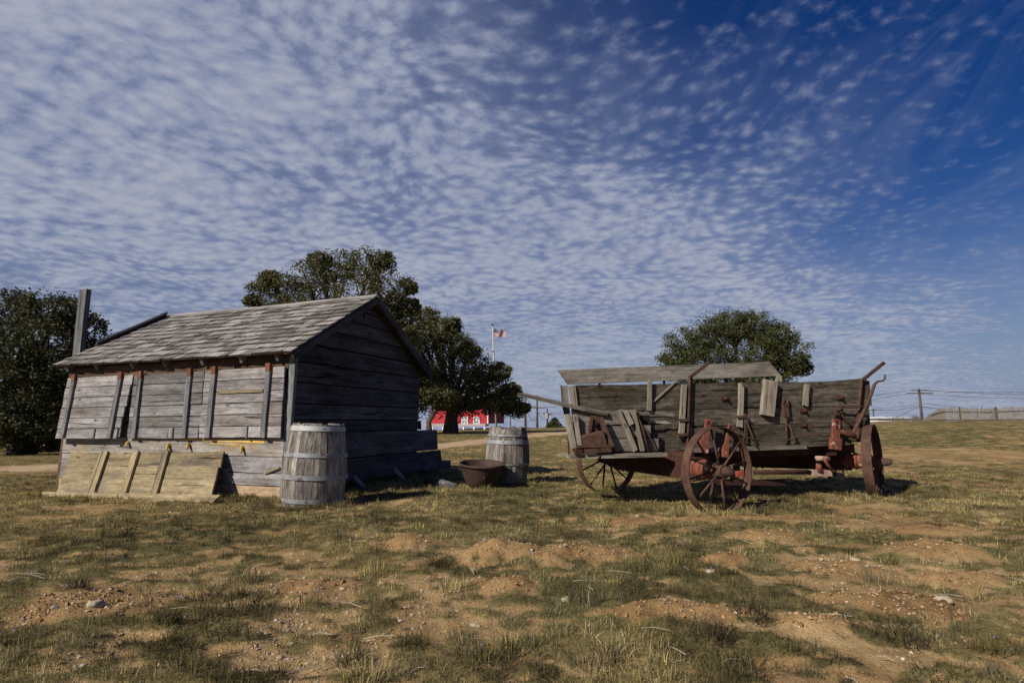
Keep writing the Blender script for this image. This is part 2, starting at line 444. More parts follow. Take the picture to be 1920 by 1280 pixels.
def mound_fields(x, y):
    h = np.zeros_like(x); c = np.zeros_like(x)
    wx = (fbm(x * 5, y * 5, 3, 77) - .5) * 0.22; wy = (fbm(x * 5 + 40, y * 5, 3, 78) - .5) * 0.22
    for (mx, my, r, hh, s) in MOUNDS:
        r = r * .74; hh = hh * .85
        q = np.hypot((x + wx - mx) / (r * s), (y + wy - my) / r)
        k = np.where(q < 1.4, np.clip(1 - q * q / 1.9, 0, 1) ** 1.6, 0)
        h = np.maximum(h, hh * k); c = np.maximum(c, sst(1.25, .85, q))
    return h, c
def terrain(x, y, detail=True):
    s = sst(11, 32, y)
    g = np.interp(x, [-80, -25, -15, -5, 3, 12, 25, 45, 90], [-.6, -.6, -.35, .25, .33, .52, .82, 1.06, 1.15])
    z = s * g - 0.10 * sst(-3.5, -7, x) * (1 - s) * sst(3, 6, y)
    z = z - 0.035 * np.maximum(0, y - 63)
    z = z + (fbm(x * .35, y * .35, 3, 3) - .5) * 0.10 * sst(3, 6, np.hypot(x - 0, y - 7)) + (fbm(x * .9, y * .9, 3, 5) - .5) * 0.07
    if detail:
        far = sst(30, 9, y)
        cov = cover(x, y, False)
        z = z + far * ((fbm(x * 3.1, y * 3.1, 4, 9) - .5) * 0.05 + (fbm(x * 13, y * 13, 3, 12) - .5) * 0.026)
        z = z + far * cov * 0.018
        h, _ = mound_fields(x, y)
        z = z + h * (1 + (fbm(x * 14, y * 14, 3, 31) - .5) * 0.95)
    return z
def cover(x, y, mounds=True):
    """how much of the soil is grown over, 0..1"""
    n = fbm(x * .8, y * 1.0, 3, 21) * .46 + fbm(x * 2.8, y * 3.6, 3, 24) * .58 + (fbm(x * 8.5, y * 11, 3, 27) - .5) * 1.05 + .05
    bias = 0.0
    def blob(cx_, cy_, rx, ry): return np.exp(-(((x - cx_) / rx) ** 2 + ((y - cy_) / ry) ** 2))
    bias = (0.13 * blob(0.35, 3.0, 0.9, 0.9) + 0.12 * blob(1.0, 3.3, .7, 1.0) + 0.10 * blob(-2.3, 2.6, 1.2, .9) + 0.10 * blob(-0.2, 5.6, 1.8, .9)
            - 0.20 * blob(2.4, 3.4, 1.0, 1.1) - 0.14 * blob(3.0, 5.6, 1.8, .8) - 0.20 * blob(-0.95, 3.6, .65, .9) - 0.10 * blob(-2.3, 4.2, 1.4, .7)
            - 0.16 * blob(-0.75, 2.7, .45, .5) + .10 * blob(-4.5, 6.2, 3.0, 1.4) - 0.55 * blob(12.5, 16.5, 5, 3) - 0.3 * blob(8, 13, 2, 1.5) - 0.1 * blob(3, 14, 3, 3))
    far = sst(9, 16, y) * 0.10
    c = sst(.44, .64, n + bias * .6 + far + .055)
    if mounds:
        _, mc = mound_fields(x, y)
        c = c * (1 - mc * .97)
    c = c * sst(.75, 1.5, road_dist(x, y) + (fbm(x * .8, y * .8, 3, 61) - .5) * 1.6)
    return c
def tz(x, y): return float(terrain(np.array([float(x)]), np.array([float(y)]), False)[0])

def axis_x():
    a = [0.0]; d = .028
    while a[-1] < 2.6: a.append(a[-1] + d)
    while a[-1] < 900:
        d = max(d, (a[-1] - 1.2) * .02 + .0); a.append(a[-1] + d)
    a = np.array(a); return np.concatenate([-a[:0:-1], a])
def axis_y():
    a = [1.3]
    while a[-1] < 70: a.append(a[-1] + max(.014, a[-1] * .0105))
    while a[-1] < 1500: a.append(a[-1] * 1.12)
    b = [1.2, 1.0, .6, 0, -1, -3, -6, -12, -25, -60, -200]
    return np.concatenate([np.array(b[::-1]), np.array(a)])
gx = axis_x(); gy = axis_y()
GX, GY = np.meshgrid(gx, gy)
fx_, fy_ = GX.ravel(), GY.ravel()
gz = terrain(fx_, fy_)
nx, ny = len(gx), len(gy)
idx = np.arange(nx * ny).reshape(ny, nx)
quads = np.stack([idx[:-1, :-1], idx[:-1, 1:], idx[1:, 1:], idx[1:, :-1]], -1).reshape(-1, 4)
me = fast_mesh("ground", np.stack([fx_, fy_, gz], 1), quads, True)
cv = cover(fx_, fy_); cv = cv * .86 + .10 * fbm(fx_ * 3, fy_ * 3, 2, 55); _, mc = mound_fields(fx_, fy_)
rd = sst(1.5, .6, road_dist(fx_, fy_) + (fbm(fx_ * .8, fy_ * .8, 3, 61) - .5) * 1.2)
at = me.attributes.new("soil", 'FLOAT_COLOR', 'POINT')
at.data.foreach_set('color', np.stack([cv, rd, mc, np.ones_like(cv)], 1).astype(np.float32).ravel())

def ground_mat():
    m = MT("sandy_ground", 0.97, 0.05)
    o = m.coord(False)
    a = m.n('ShaderNodeAttribute', attribute_name="soil"); s3 = m.n('ShaderNodeSeparateColor'); m.l(a.outputs['Color'], s3.inputs[0])
    n1 = m.noise(o, 1.1, 5, .6); n2 = m.noise(o, 14, 5, .65); n3 = m.noise(o, 75, 4, .7)
    nn = m.math('ADD', m.math('MULTIPLY', n1, .5), m.math('ADD', m.math('MULTIPLY', n2, .35), m.math('MULTIPLY', n3, .25)))
    soil = m.ramp(m.rng(nn, .36, .74, smooth=False), [(0, (.165, .104, .046)), (.5, (.365, .245, .115)), (1, (.54, .395, .215))])
    red = m.ramp(m.rng(nn, .36, .74, smooth=False), [(0, (.14, .080, .032)), (.5, (.30, .182, .080)), (1, (.44, .29, .135))])
    n4 = m.noise(o, .45, 3, .5)
    soil = m.mix(m.math('MULTIPLY', m.rng(n4, .45, .66), .8), soil, red)
    soil = m.mix(m.math('MULTIPLY', s3.outputs[2], .75), soil, red)
    road = m.ramp(m.rng(nn, .36, .74, smooth=False), [(0, (.33, .22, .12)), (.5, (.47, .34, .20)), (1, (.60, .47, .31))])
    soil = m.mix(s3.outputs[1], soil, road)
    # grit
    vo = m.n('ShaderNodeTexVoronoi'); m.l(o, vo.inputs['Vector']); vo.inputs['Scale'].default_value = 62; vo.inputs['Randomness'].default_value = 1
    grit = m.rng(vo.outputs['Distance'], .16, .26, 1, 0)
    gm = m.math('MULTIPLY', grit, m.rng(m.noise(o, 3.3, 4), .50, .64))
    soil = m.mix(m.math('MULTIPLY', gm, .8), soil, (.50, .40, .28))
    t1 = m.noise(o, 4.0, 5, .7); t2 = m.noise(o, 42, 4, .7)
    tt = m.math('ADD', m.math('MULTIPLY', t1, .6), m.math('MULTIPLY', t2, .45))
    th = m.ramp(m.rng(tt, .36, .72, smooth=False), [(0, (.085, .067, .029)), (.45, (.225, .174, .072)), (1, (.40, .31, .14))])
    grn = m.ramp(m.rng(tt, .36, .72, smooth=False), [(0, (.070, .066, .028)), (.5, (.165, .146, .060)), (1, (.29, .245, .11))])
    th = m.mix(m.rng(m.noise(o, .22, 4, .6), .42, .58), th, grn)
    th = m.scale_col(th, m.rng(m.noise(o, 2.2, 4, .6), .32, .68, .55, 1.15, False))
    cvv = m.rng(m.math('ADD', s3.outputs[0], m.math('MULTIPLY_ADD', n2, .5, -.25)), .25, .75)
    m.col(m.mix(cvv, soil, th))
    h = m.math('ADD', m.math('MULTIPLY', n2, .8), m.math('ADD', m.math('MULTIPLY', n3, .6), m.math('MULTIPLY', gm, .35)))
    m.bump(h, .9, .022)
    return m.m
ground = obj("ground", me, ground_mat())
tag(ground, "sandy grassland with bare soil, gopher mounds and a pale dirt track", kind='structure')

# ------------------------------------------------------------------ shed
SP = Vector((-2.9, 7.5, 0)); _a = R(21)
SU = Vector((-math.cos(_a), math.sin(_a), 0)); SV = Vector((math.sin(_a), math.cos(_a), 0)); UP = Vector((0, 0, 1))
def S(s, d, z): return SP + SU * s + SV * d + UP * z
LW, GW = 4.38, 3.3
shed = empty("shed", S(2.2, 1.65, 0), "grey weathered plank shed with shingled gable roof and three hinged shutters", "shed")
def slab(name, parent, pts, n, T, mat):
    p = [Vector(q) for q in pts]; k = len(p); off = Vector(n).normalized() * T
    o0 = p[0]
    v = [q - o0 for q in p] + [q - o0 + off for q in p]
    f = [tuple(reversed(range(k))), tuple(range(k, 2 * k))] + [(i, (i + 1) % k, k + (i + 1) % k, k + i) for i in range(k)]
    return obj(name, mesh(name, v, f), mat, Matrix.Translation(o0), parent)
FR = -SV; GB = -SU
RZ0, RSL = 1.97, 0.60                       # roof underside at the wall plane, slope
def roof_z(d): return RZ0 + RSL * (d if d <= GW / 2 else GW - d)
# front wall: dark lining, then each board
wf = slab("front_wall", shed, [S(.03, .05, .0), S(LW, .05, -.05), S(LW, .05, 1.9), S(.03, .05, 1.9)], SV, .03, M_DARK)
rows = [(-.06, .175, M_TAN), (.18, .335, M_GREY), (.34, .545, M_GREY), (.55, .79, M_HONEY), (.795, 1.0, M_GREY), (1.005, 1.22, M_GREY), (1.225, 1.44, M_GREY), (1.445, 1.66, M_BROWN)]
for i, (z0, z1, mt) in enumerate(rows):
    L1 = LW + random.uniform(-.02, .02)
    dd = -.005 - .006 * (i % 2) - (.035 if i < 4 else 0)
    cut = [0.02, L1] if i not in (2, 5) else [0.02, 1.9, L1]
    for a_, b_ in zip(cut[:-1], cut[1:]):
        board("board", wf, S(b_ - .004, dd, (z0 + z1) / 2 - .03 * b_ / LW), S(a_, dd, (z0 + z1) / 2), (z1 - z0) - .006, .03, FR, mt, segs=7, wob=.004, rag=.006)
# honey-coloured splits and pegs on the sill board
for (s_, z_, dz) in ((2.07, .665, -.06), (1.68, .675, -.05), (.71, .655, -.06), (2.9, .68, -.03)):
    tube("peg", wf, [S(s_ + .02, -.05, z_ + .03), S(s_ - .01, -.09, z_), S(s_ - .035, -.12, z_ + dz)], [.016, .026, .012], M_ORANGE, 7, False)
for (s0, s1, z_, w_) in ((2.0, 1.45, .755, .02), (1.42, .35, .745, .035), (1.30, .80, .70, .022)):
    board("splinter", wf, S(s0, -.064, z_), S(s1, -.062, z_ - .006), w_, .012, FR, M_ORANGE, segs=5, wob=.007, rag=.02)
# slanted loose splints low on the wall
board("splint", wf, S(.98, -.075, .36), S(.82, -.085, .19), .03, .015, FR, M_STAKE, segs=3, wob=.003)
board("splint", wf, S(.30, -.075, .335), S(.05, -.085, .42), .022, .015, FR, M_YEL, segs=3, wob=.003)
fa = board("fascia", shed, S(LW + .03, -.035, 1.735), S(.02, -.035, 1.775), .20, .045, FR, M_BROWN, segs=8, wob=.004, rag=.008)
board("fascia", shed, S(LW + .02, -.015, 1.87), S(.02, -.015, 1.895), .10, .03, FR, M_BROWN, segs=5, wob=.003)
# shutters hung from the fascia, each swung out a little
def shutter(s0, s1, ang, z0, z1, mt, battens, plate, tilt=0.0, shift=0.0):
    top0 = S(s1, -.075, z1 - .015 + tilt); top1 = S(s0, -.075, z1)
    down = (-UP * math.cos(R(ang)) + FR * math.sin(R(ang))).normalized()
    nrm = (FR * math.cos(R(ang)) + UP * math.sin(R(ang))).normalized()
    H = z1 - z0; xd = (top1 - top0).normalized()
    sh = slab("shutter", shed, [top0 + down * .03 + xd * .10, top1 + down * .03 - xd * .10, top1 + down * (H - .03) - xd * .10, top0 + down * (H - .03) + xd * .10], -nrm, .012, M_GREY2)
    n = 6; hgt = H / n
    for i in range(n):
        c0 = top0 + down * (hgt * (i + .5)); c1 = top1 + down * (hgt * (i + .5))
        j = random.uniform(-.018, .012)
        ex = shift * i
        mtt = mt
        board("board", sh, c0 + nrm * (.013 + .002 * (i % 2)), c1 + xd * (j - ex) + nrm * (.013 + .003 * random.random()), hgt - .011, .024, nrm, mtt, segs=5, wob=.0034, rag=.006)
    for b in battens:
        t = (s1 - b) / (s1 - s0)
        p = top0.lerp(top1, t) + nrm * .044
        q = p + down * (H - .005)
        board("batten", sh, p + down * .05, q, .075, .034, nrm, M_GREY2, segs=4, wob=.003, rag=.004)
        bar("hinge", sh, p - down * .045 + nrm * .002, p + down * .06 + nrm * .003, .072, .042, nrm, M_HINGE)
        for k in range(5):
            c = p + down * (.16 + k * (H - .22) / 4) + nrm * .0175 + xd * random.uniform(-.02, .02)
            tube("nail", sh, [c, c + nrm * .004], .006, M_BOLT, 5)
    t = (s1 - plate) / (s1 - s0); p = top0.lerp(top1, t) + nrm * .028 + down * (H - .14)
    pl = board("handle_plate", sh, p, p + down * .125, .12, .012, nrm, M_GREY, segs=1, wob=.002)
    bar("handle_tab", sh, p + xd * .075 - down * .01, p + xd * .075 + down * .14, .022, .03, nrm, M_GREY2)
    return sh
shutter(2.87, 4.36, 5.2, .745, 1.69, M_GREY, (4.17, 3.12), 3.55, 0.0, .022)
shutter(1.45, 2.86, 1.0, .77, 1.70, M_GREYD, (2.70, 1.71), 2.02, 0.0, 0)
sh3 = shutter(.03, 1.44, 1.6, .79, 1.72, M_GREY, (1.25, .29), .66, 0.0, 0)
board("yellow_strip", shed, S(1.16, -.118, 1.395), S(.36, -.118, 1.405), .035, .02, FR, M_YEL, segs=4, wob=.003)
# corner post
board("corner_post", shed, S(-.005, -.045, 0), S(-.03, -.02, 1.86), .10, .05, FR, M_GREY2, segs=4, wob=.004)
board("corner_post", shed, S(LW + .02, -.02, 0), S(LW + .02, -.0, 1.86), .10, .06, FR, M_BROWN, segs=4, wob=.004)
# gable wall
gw = slab("gable_wall", shed, [S(.06, .02, 0), S(.06, GW / 2, 0), S(.06, GW, 0), S(.06, GW, roof_z(GW) - .06), S(.06, GW / 2, roof_z(GW / 2) - .06), S(.06, .02, roof_z(.02) - .06)], SU, .03, M_DARK)
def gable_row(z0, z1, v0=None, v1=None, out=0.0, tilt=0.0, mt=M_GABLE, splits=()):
    def lim(z, side):
        if z <= RZ0 - .03: return (0.0 if side == 0 else GW)
        d = (z - RZ0 + .03) / RSL
        return d if side == 0 else GW - d
    a0 = v0 if v0 is not None else lim(z0, 0); a1 = v0 if v0 is not None else lim(z1, 0)
    b0 = v1 if v1 is not None else lim(z0, 1); b1 = v1 if v1 is not None else lim(z1, 1)
    cuts = [0.0] + list(splits) + [1.0]
    for c0, c1 in zip(cuts[:-1], cuts[1:]):
        g = .002
        q0 = a0 + (b0 - a0) * c0 + g; q1 = a0 + (b0 - a0) * c1 - g; q2 = a1 + (b1 - a1) * c1 - g; q3 = a1 + (b1 - a1) * c0 + g
        j = random.uniform(-.008, .008)
        quad_board("board", gw, [S(.035 - out - tilt, q0, z0 + random.uniform(-.004, .004)), S(.035 - out - tilt, q1, z0 + random.uniform(-.004, .004)),
                                 S(.035 - out, q2, z1 - .012), S(.035 - out, q3, z1 - .012 + j * .3)], .028, GB, mt)
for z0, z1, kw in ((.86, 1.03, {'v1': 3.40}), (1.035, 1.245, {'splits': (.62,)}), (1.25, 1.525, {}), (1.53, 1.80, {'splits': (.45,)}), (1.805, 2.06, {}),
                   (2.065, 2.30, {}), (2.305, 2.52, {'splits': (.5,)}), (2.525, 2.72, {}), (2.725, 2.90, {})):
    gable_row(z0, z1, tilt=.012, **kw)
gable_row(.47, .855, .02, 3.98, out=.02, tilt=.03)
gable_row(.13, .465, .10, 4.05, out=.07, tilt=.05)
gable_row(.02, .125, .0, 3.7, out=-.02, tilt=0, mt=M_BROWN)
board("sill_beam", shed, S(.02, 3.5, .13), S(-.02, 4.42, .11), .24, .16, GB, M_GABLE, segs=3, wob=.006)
board("brace", shed, S(-.10, 1.25, .20), S(-.26, 1.36, 0.0), .07, .03, GB, M_GREY, segs=3, wob=.003)
board("brace", shed, S(-.11, 2.35, .22), S(-.24, 2.50, 0.0), .08, .03, GB, M_GREY, segs=3, wob=.003)
# back and left walls (plain boards, seldom seen)
bw = slab("back_wall", shed, [S(LW, GW - .02, 0), S(.05, GW - .02, 0), S(.05, GW - .02, 1.95), S(LW, GW - .02, 1.95)], -SV, .03, M_DARK)
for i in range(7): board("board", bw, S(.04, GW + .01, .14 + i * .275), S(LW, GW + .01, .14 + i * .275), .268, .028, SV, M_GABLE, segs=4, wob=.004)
lwall = slab("side_wall", shed, [S(LW - .03, GW, 0), S(LW - .03, 0, 0), S(LW - .03, .0, 1.9), S(LW - .03, GW / 2, 2.88), S(LW - .03, GW, 1.9)], GB, .03, M_DARK)
for i in range(10):
    z0 = .02 + i * .285; d0 = max(0, (z0 + .28 - RZ0 + .03) / RSL)
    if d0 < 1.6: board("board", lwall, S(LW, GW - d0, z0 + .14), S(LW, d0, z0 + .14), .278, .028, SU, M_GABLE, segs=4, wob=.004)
# roof
OS0, OS1 = -.13, 4.56; ED = -.20
def RP(s, d, h=0.0):            # point on the front slope
    sag = -.018 * math.sin(math.pi * (s - OS0) / (OS1 - OS0)) - .012 * s / 4.5
    n = (UP - (SV * RSL)).normalized()
    return S(s, d, RZ0 + RSL * d + sag) + n * h
slopeN = (UP - SV * RSL).normalized(); slopeD = (-SV - UP * RSL).normalized()
rf = slab("roof", shed, [RP(OS0 + .02, ED + .02), RP(OS1 - .02, ED + .02), RP(OS1 - .02, GW / 2), RP(OS0 + .02, GW / 2)], slopeN, .02, M_BROWN)
def RB(s, d, h=0.0):            # back slope
    return S(s, d, RZ0 + RSL * (GW - d)) + (UP + SV * RSL).normalized() * h
rb = slab("roof_back", shed, [RB(OS1, GW / 2), RB(OS1, GW + .20), RB(OS0, GW + .20), RB(OS0, GW / 2)], (UP + SV * RSL), .05, M_BROWN)
for k in range(9):
    d = GW / 2 + .1 + k * .212
    board("roof_plank", rb, RB(OS0 - .01, d, .062), RB(OS1 + .01, d, .062), .21, .02, (UP + SV * RSL), M_SHING, segs=4, wob=.004)
M_ENDG = plain("shingle_end_grain", (.055, .050, .045), .95, .05)
ncourse = 12; slen = (GW / 2 - ED) * math.sqrt(1 + RSL * RSL); expo = slen / ncourse
shm = []
for k in range(6):
    v = []; f = []
    L_ = expo * 1.5
    for i in range(3):
        x = L_ * i / 2; th = .006 + .020 * i / 2 * random.uniform(.8, 1.25)
        jj = [random.uniform(-.012, .012) if i == 2 else 0 for _ in range(2)]
        bz = random.uniform(-.003, .003)
        v += [(x + jj[0], -.5, bz), (x + jj[1], .5, -bz), (x + jj[1], .5, th - bz), (x + jj[0], -.5, th + bz)]
    for i in range(2):
        a = i * 4; b = a + 4
        for q in range(4): f.append((a + q, b + q, b + (q + 1) % 4, a + (q + 1) % 4))
    f += [(0, 1, 2, 3), (11, 10, 9, 8)]
    m_ = mesh("shingle", v, f); m_.materials.append(M_SHING); m_.materials.append(M_ENDG); m_.polygons[len(f) - 1].material_index = 1; shm.append(m_)
for c in range(ncourse):
    dtop = ED + (c + 1.5) * (GW / 2 - ED) / ncourse        # top end of shingle, measured along d
    x = OS0 - .02
    while x < OS1:
        w = random.choice((.13, .16, .19, .22, .25, .28)) * random.uniform(.95, 1.08) * 1.07
        if OS1 + .03 - x < w + .08: w = OS1 + .03 - x
        top = RP(x + w / 2, min(dtop, GW / 2 + .02), .028 + .004 * random.random())
        dirv = (slopeD + slopeN * random.uniform(.0, .03)).normalized()
        M = frame(top, dirv, slopeN)
        if dtop > GW / 2 + .02:
            M = M @ Matrix.Diagonal((.72, w - .006, 1, 1))
        else:
            M = M @ Matrix.Diagonal((1.0 + random.uniform(-.05, .07), w - .014, 1, 1))
        obj("shingle", random.choice(shm), None, M, rf)
        x += w
# ridge boards, rake boards, raised left rake plank
board("ridge_board", shed, RP(OS0 - .03, GW / 2 - .03, .055), RP(2.3, GW / 2 - .03, .055), .13, .02, slopeN, M_SHING, segs=5, wob=.004)
board("ridge_board", shed, RP(2.31, GW / 2 - .03, .055), RP(OS1, GW / 2 - .03, .055), .13, .02, slopeN, M_SHING, segs=5, wob=.004)
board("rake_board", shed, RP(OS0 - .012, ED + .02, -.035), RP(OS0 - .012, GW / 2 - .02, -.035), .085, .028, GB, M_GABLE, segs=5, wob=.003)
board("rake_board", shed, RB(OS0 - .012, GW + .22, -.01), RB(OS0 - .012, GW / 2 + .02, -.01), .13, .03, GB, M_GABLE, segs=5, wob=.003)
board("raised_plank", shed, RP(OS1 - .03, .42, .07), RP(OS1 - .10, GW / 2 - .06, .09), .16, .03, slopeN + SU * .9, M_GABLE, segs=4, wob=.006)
for s_ in (4.33, 3.65, 2.87, 2.2, 1.47, .76, .14):
    board("rafter", shed, S(s_, .35, roof_z(.35) - .06), S(s_, ED + .05, roof_z(ED + .05) - .055 - .012 * s_ / 4.5), .09, .045, SU, M_GREY2, segs=1, wob=.002)
for d in (.25, .75, 1.25, 2.0, 2.5, 3.0):
    zz0 = roof_z(d) - .045
    bar("lookout", shed, S(.10, d, zz0), S(OS0 + .03, d, zz0), .05, .05, UP, M_BROWN)
board("gable_strap", shed, S(-.005, 1.50, 2.86), S(-.005, 1.52, 2.62), .03, .02, GB, M_BOLT, segs=1, wob=0)

# tall plank standing behind the shed
board_post = board("wooden_post", None, (-8.05, 10.5, -.2), (-8.05, 10.5, 3.46), .20, .09, (-.35, -.94, 0), M_GREY2, segs=5, wob=.004)
tag(board_post, "tall grey timber post standing up behind the shed's left end", "post")

# plank panel leaning on the front wall
pan = empty("plank_panel", S(2.3, -.3, -.08), "yellowish plank panel leaning against the shed's front wall", "panel")
pt0, pt1 = S(4.09, -.10, .515), S(1.00, -.10, .585)
pb0, pb1 = S(3.80, -.42, -.04), S(.78, -.42, .06)
pn = (pt1 - pt0).cross(pb0 - pt0).normalized()
if pn.y > 0: pn = -pn
for i in range(3):
    t = (i + .5) / 3
    board("board", pan, pt0.lerp(pb0, t), pt1.lerp(pb1, t) + (pt1 - pt0).normalized() * random.uniform(-.02, .02), (pb0 - pt0).length / 3 * .955, .026, pn, M_YEL, segs=5, wob=.004, rag=.005, ends=(-.097, -.073))
for s_, wd in ((3.26, .09), (2.62, .10), (2.02, .10)):
    t = (4.09 - s_) / (4.09 - 1.0)
    a_ = pt0.lerp(pt1, t) + pn * .035; b_ = pb0.lerp(pb1, t) + pn * .035
    board("batten", pan, a_, b_, wd, .04, pn, M_YEL, segs=3, wob=.003)
board("batten", pan, pt0.lerp(pt1, .235) + pn * .03, pb0.lerp(pb1, .235) + pn * .03, .05, .03, pn, M_YEL, segs=3, wob=.003)
bb = board("skirting_board", None, S(3.93, -.52, -.075), S(.56, -.58, .035), .155, .035, FR + UP * .55, M_YEL, segs=6, wob=.004, ends=(-.12, .13))
tag(bb, "long pale yellow board lying along the foot of the leaning panel", "board")

# ------------------------------------------------------------------ barrels
def barrel(name, label, loc, H, prof, hoops, nst, tilt, seed, jag, headz):
    random.seed(seed)
    root = empty(name, loc, label, "barrel", "old oak barrels")
    M0 = Matrix.Translation(Vector(loc)) @ tilt
    def rad(t): return np.interp(t, [p[0] for p in prof], [p[1] for p in prof])
    ws = [random.uniform(.7, 1.35) for _ in range(nst)]; tot = sum(ws); a = random.uniform(0, 1)
    ns = 7
    for w in ws:
        da = 2 * math.pi * w / tot; g = .006
        a0, a1 = a + g, a + da - g; a += da
        am = (a0 + a1) / 2
        top = H * (1 + random.uniform(-jag, jag * .4))
        # local X along the stave (vertical), origin at the stave's foot
        v = []; f = []
        rj = random.uniform(-.004, .003)
        for i in range(ns + 1):
            t = i / ns; z = top * t; r = float(rad(t)) + rj
            for (rr, aa) in ((r, a0), (r, a1), (r - .028, a1), (r - .028, a0)):
                v.append((rr * math.cos(aa), rr * math.sin(aa), z + (random.uniform(-.006, .006) if i == ns else 0)))
        Ms = frame((0, 0, 0), (0, 0, 1), (math.cos(am), math.sin(am), 0))
        Mi = Ms.inverted(); v = [Mi @ Vector(q) for q in v]
        for i in range(ns):
            p = i * 4; q = p + 4
            for k in range(4): f.append((p + k, p + (k + 1) % 4, q + (k + 1) % 4, q + k))
        f += [(3, 2, 1, 0), (ns * 4, ns * 4 + 1, ns * 4 + 2, ns * 4 + 3)]
        obj("stave", mesh("stave", v, f), M_STAVE, M0 @ Ms, root)
    for (t, wd, mt) in hoops:
        z = t * H; p = []
        for k in (-1, 1):
            p.append((z + k * wd / 2, float(rad((z + k * wd / 2) / H)) + .002))
        p += [(z + wd / 2, float(rad((z + wd / 2) / H)) + .007), (z - wd / 2, float(rad((z - wd / 2) / H)) + .007)]
        # lathe is about X: turn X to Z
        Mz = M0 @ Matrix.Rotation(R(-90), 4, 'Y')
        h = lathe("hoop", root, Mz, p, mt, 48, True)
        an = math.atan2(-loc[1], -loc[0]) + random.uniform(-.7, .7)
        for q in (-.02, .02):
            rr = float(rad(t)) + .007
            c = M0 @ Vector((rr * math.cos(an + q), rr * math.sin(an + q), z)); c2 = M0 @ Vector(((rr + .004) * math.cos(an + q), (rr + .004) * math.sin(an + q), z))
            tube("rivet", root, [c, c2], .006, M_BOLT, 6)
    r = float(rad(headz)) - .027
    for k in range(6):
        y0 = -r + k * 2 * r / 6 + .002; y1 = -r + (k + 1) * 2 * r / 6 - .002
        pts = []
        for y in np.linspace(y0, y1, 4): pts.append((math.sqrt(max(0, r * r - y * y)), y))
        for y in np.linspace(y1, y0, 4): pts.append((-math.sqrt(max(0, r * r - y * y)), y))
        n = len(pts); v = [(x, y, headz * H - .02) for x, y in pts] + [(x, y, headz * H) for x, y in pts]
        f = [tuple(reversed(range(n))), tuple(range(n, 2 * n))] + [(i, (i + 1) % n, n + (i + 1) % n, n + i) for i in range(n)]
        obj("head_board", mesh("head_board", v, f), M_STAVE, M0, root)
    return root
b1x, b1y = -2.41, 7.08
barrel("barrel", "grey oak barrel standing at the shed's near corner", (b1x, b1y, tz(b1x, b1y) - .03), 1.0,
       [(0, .335), (.12, .357), (.38, .382), (.62, .366), (.85, .330), (1, .302)],
       [(.945, .058, M_HOOPB), (.635, .05, M_HOOP), (.38, .055, M_HOOP), (.11, .05, M_HOOP)], 24,
       Matrix.Rotation(R(1.6), 4, 'Y') @ Matrix.Rotation(R(-.6), 4, 'X'), 5, .014, .93)
b2x, b2y = -.085, 9.35
barrel("barrel", "split grey oak barrel standing behind the iron kettle", (b2x, b2y, tz(b2x, b2y) - .03), .93,
       [(0, .285), (.2, .335), (.45, .362), (.68, .352), (.88, .315), (1, .296)],
       [(.865, .028, M_HOOP), (.755, .058, M_HOOP), (.39, .028, M_HOOP), (.10, .05, M_HOOP)], 22,
       Matrix.Rotation(R(1.0), 4, 'Y') @ Matrix.Rotation(R(1.0), 4, 'X'), 12, .03, .88)
random.seed(21)

# ------------------------------------------------------------------ iron kettle
kx, ky = -.465, 8.72; kz = tz(kx, ky) + .0
kett = empty("kettle", (kx, ky, kz), "brown rusted cast iron kettle on the grass beside a barrel", "kettle")
MK = Matrix.Translation((kx, ky, kz)) @ Matrix.Rotation(R(5.5), 4, 'X') @ Matrix.Rotation(R(2), 4, 'Y') @ Matrix.Rotation(R(-90), 4, 'Y')
outp = [(-.02, .0), (-.015, .08), (.01, .15), (.06, .205), (.14, .252), (.24, .288), (.33, .312), (.36, .325)]
inp = [(.375, .330), (.375, .318), (.355, .305), (.24, .272), (.14, .236), (.065, .188), (.03, .14), (.015, .06), (.015, 0)]
lathe("bowl", kett, MK, outp + inp, M_KETT, 48)
lathe("rim", kett, MK, [(.352, .318), (.352, .343), (.362, .349), (.378, .345), (.380, .322)], M_KETT, 48)
for sgn, an in ((1, R(20)), (-1, R(20))):
    c = Vector((kx, ky, kz + .30)) + Vector((math.cos(an), -math.sin(an), 0)) * .335 * sgn
    ax = Vector((math.sin(an), math.cos(an), 0)); dr = Vector((math.cos(an), -math.sin(an), 0)) * sgn
    ring = [c + dr * (.032 * math.cos(t)) + UP * (.038 * math.sin(t) - .0) for t in np.linspace(-2.2, 2.2, 12)]
    tube("handle", kett, ring, .009, M_KETT, 7)
tube("lug", kett, [(kx + .06, ky - .27, kz + .20), (kx + .075, ky - .32, kz + .175)], [.018, .012], M_KETT, 7)
lg = tube("log", None, [(-1.35, 9.25, .06), (-1.08, 9.0, .055), (-.84, 8.74, .03)], [.07, .065, .055], M_GABLE, 9)
tag(lg, "short weathered log lying on the ground between shed and kettle", "log")

# ------------------------------------------------------------------ wagon
WA = Vector((.72, 7.0, 0)); WX = Vector((.98200645, .18884739, 0)); WY = Vector((-WX.y, WX.x, 0))
def W(a, off, z): return WA + WX * a + WY * off + UP * z
wag = empty("wagon", W(2.1, .5, 0), "old plank box wagon on rusted iron wheels with red running gear", "wagon")
WN = -WY
BW = 1.02
def ztop(a): return 1.435 + .032 * a
def z12(a): return 1.125 + .02 * a
def z23(a): return .885 + .03 * a
def zbot(a): return .585 + .038 * a
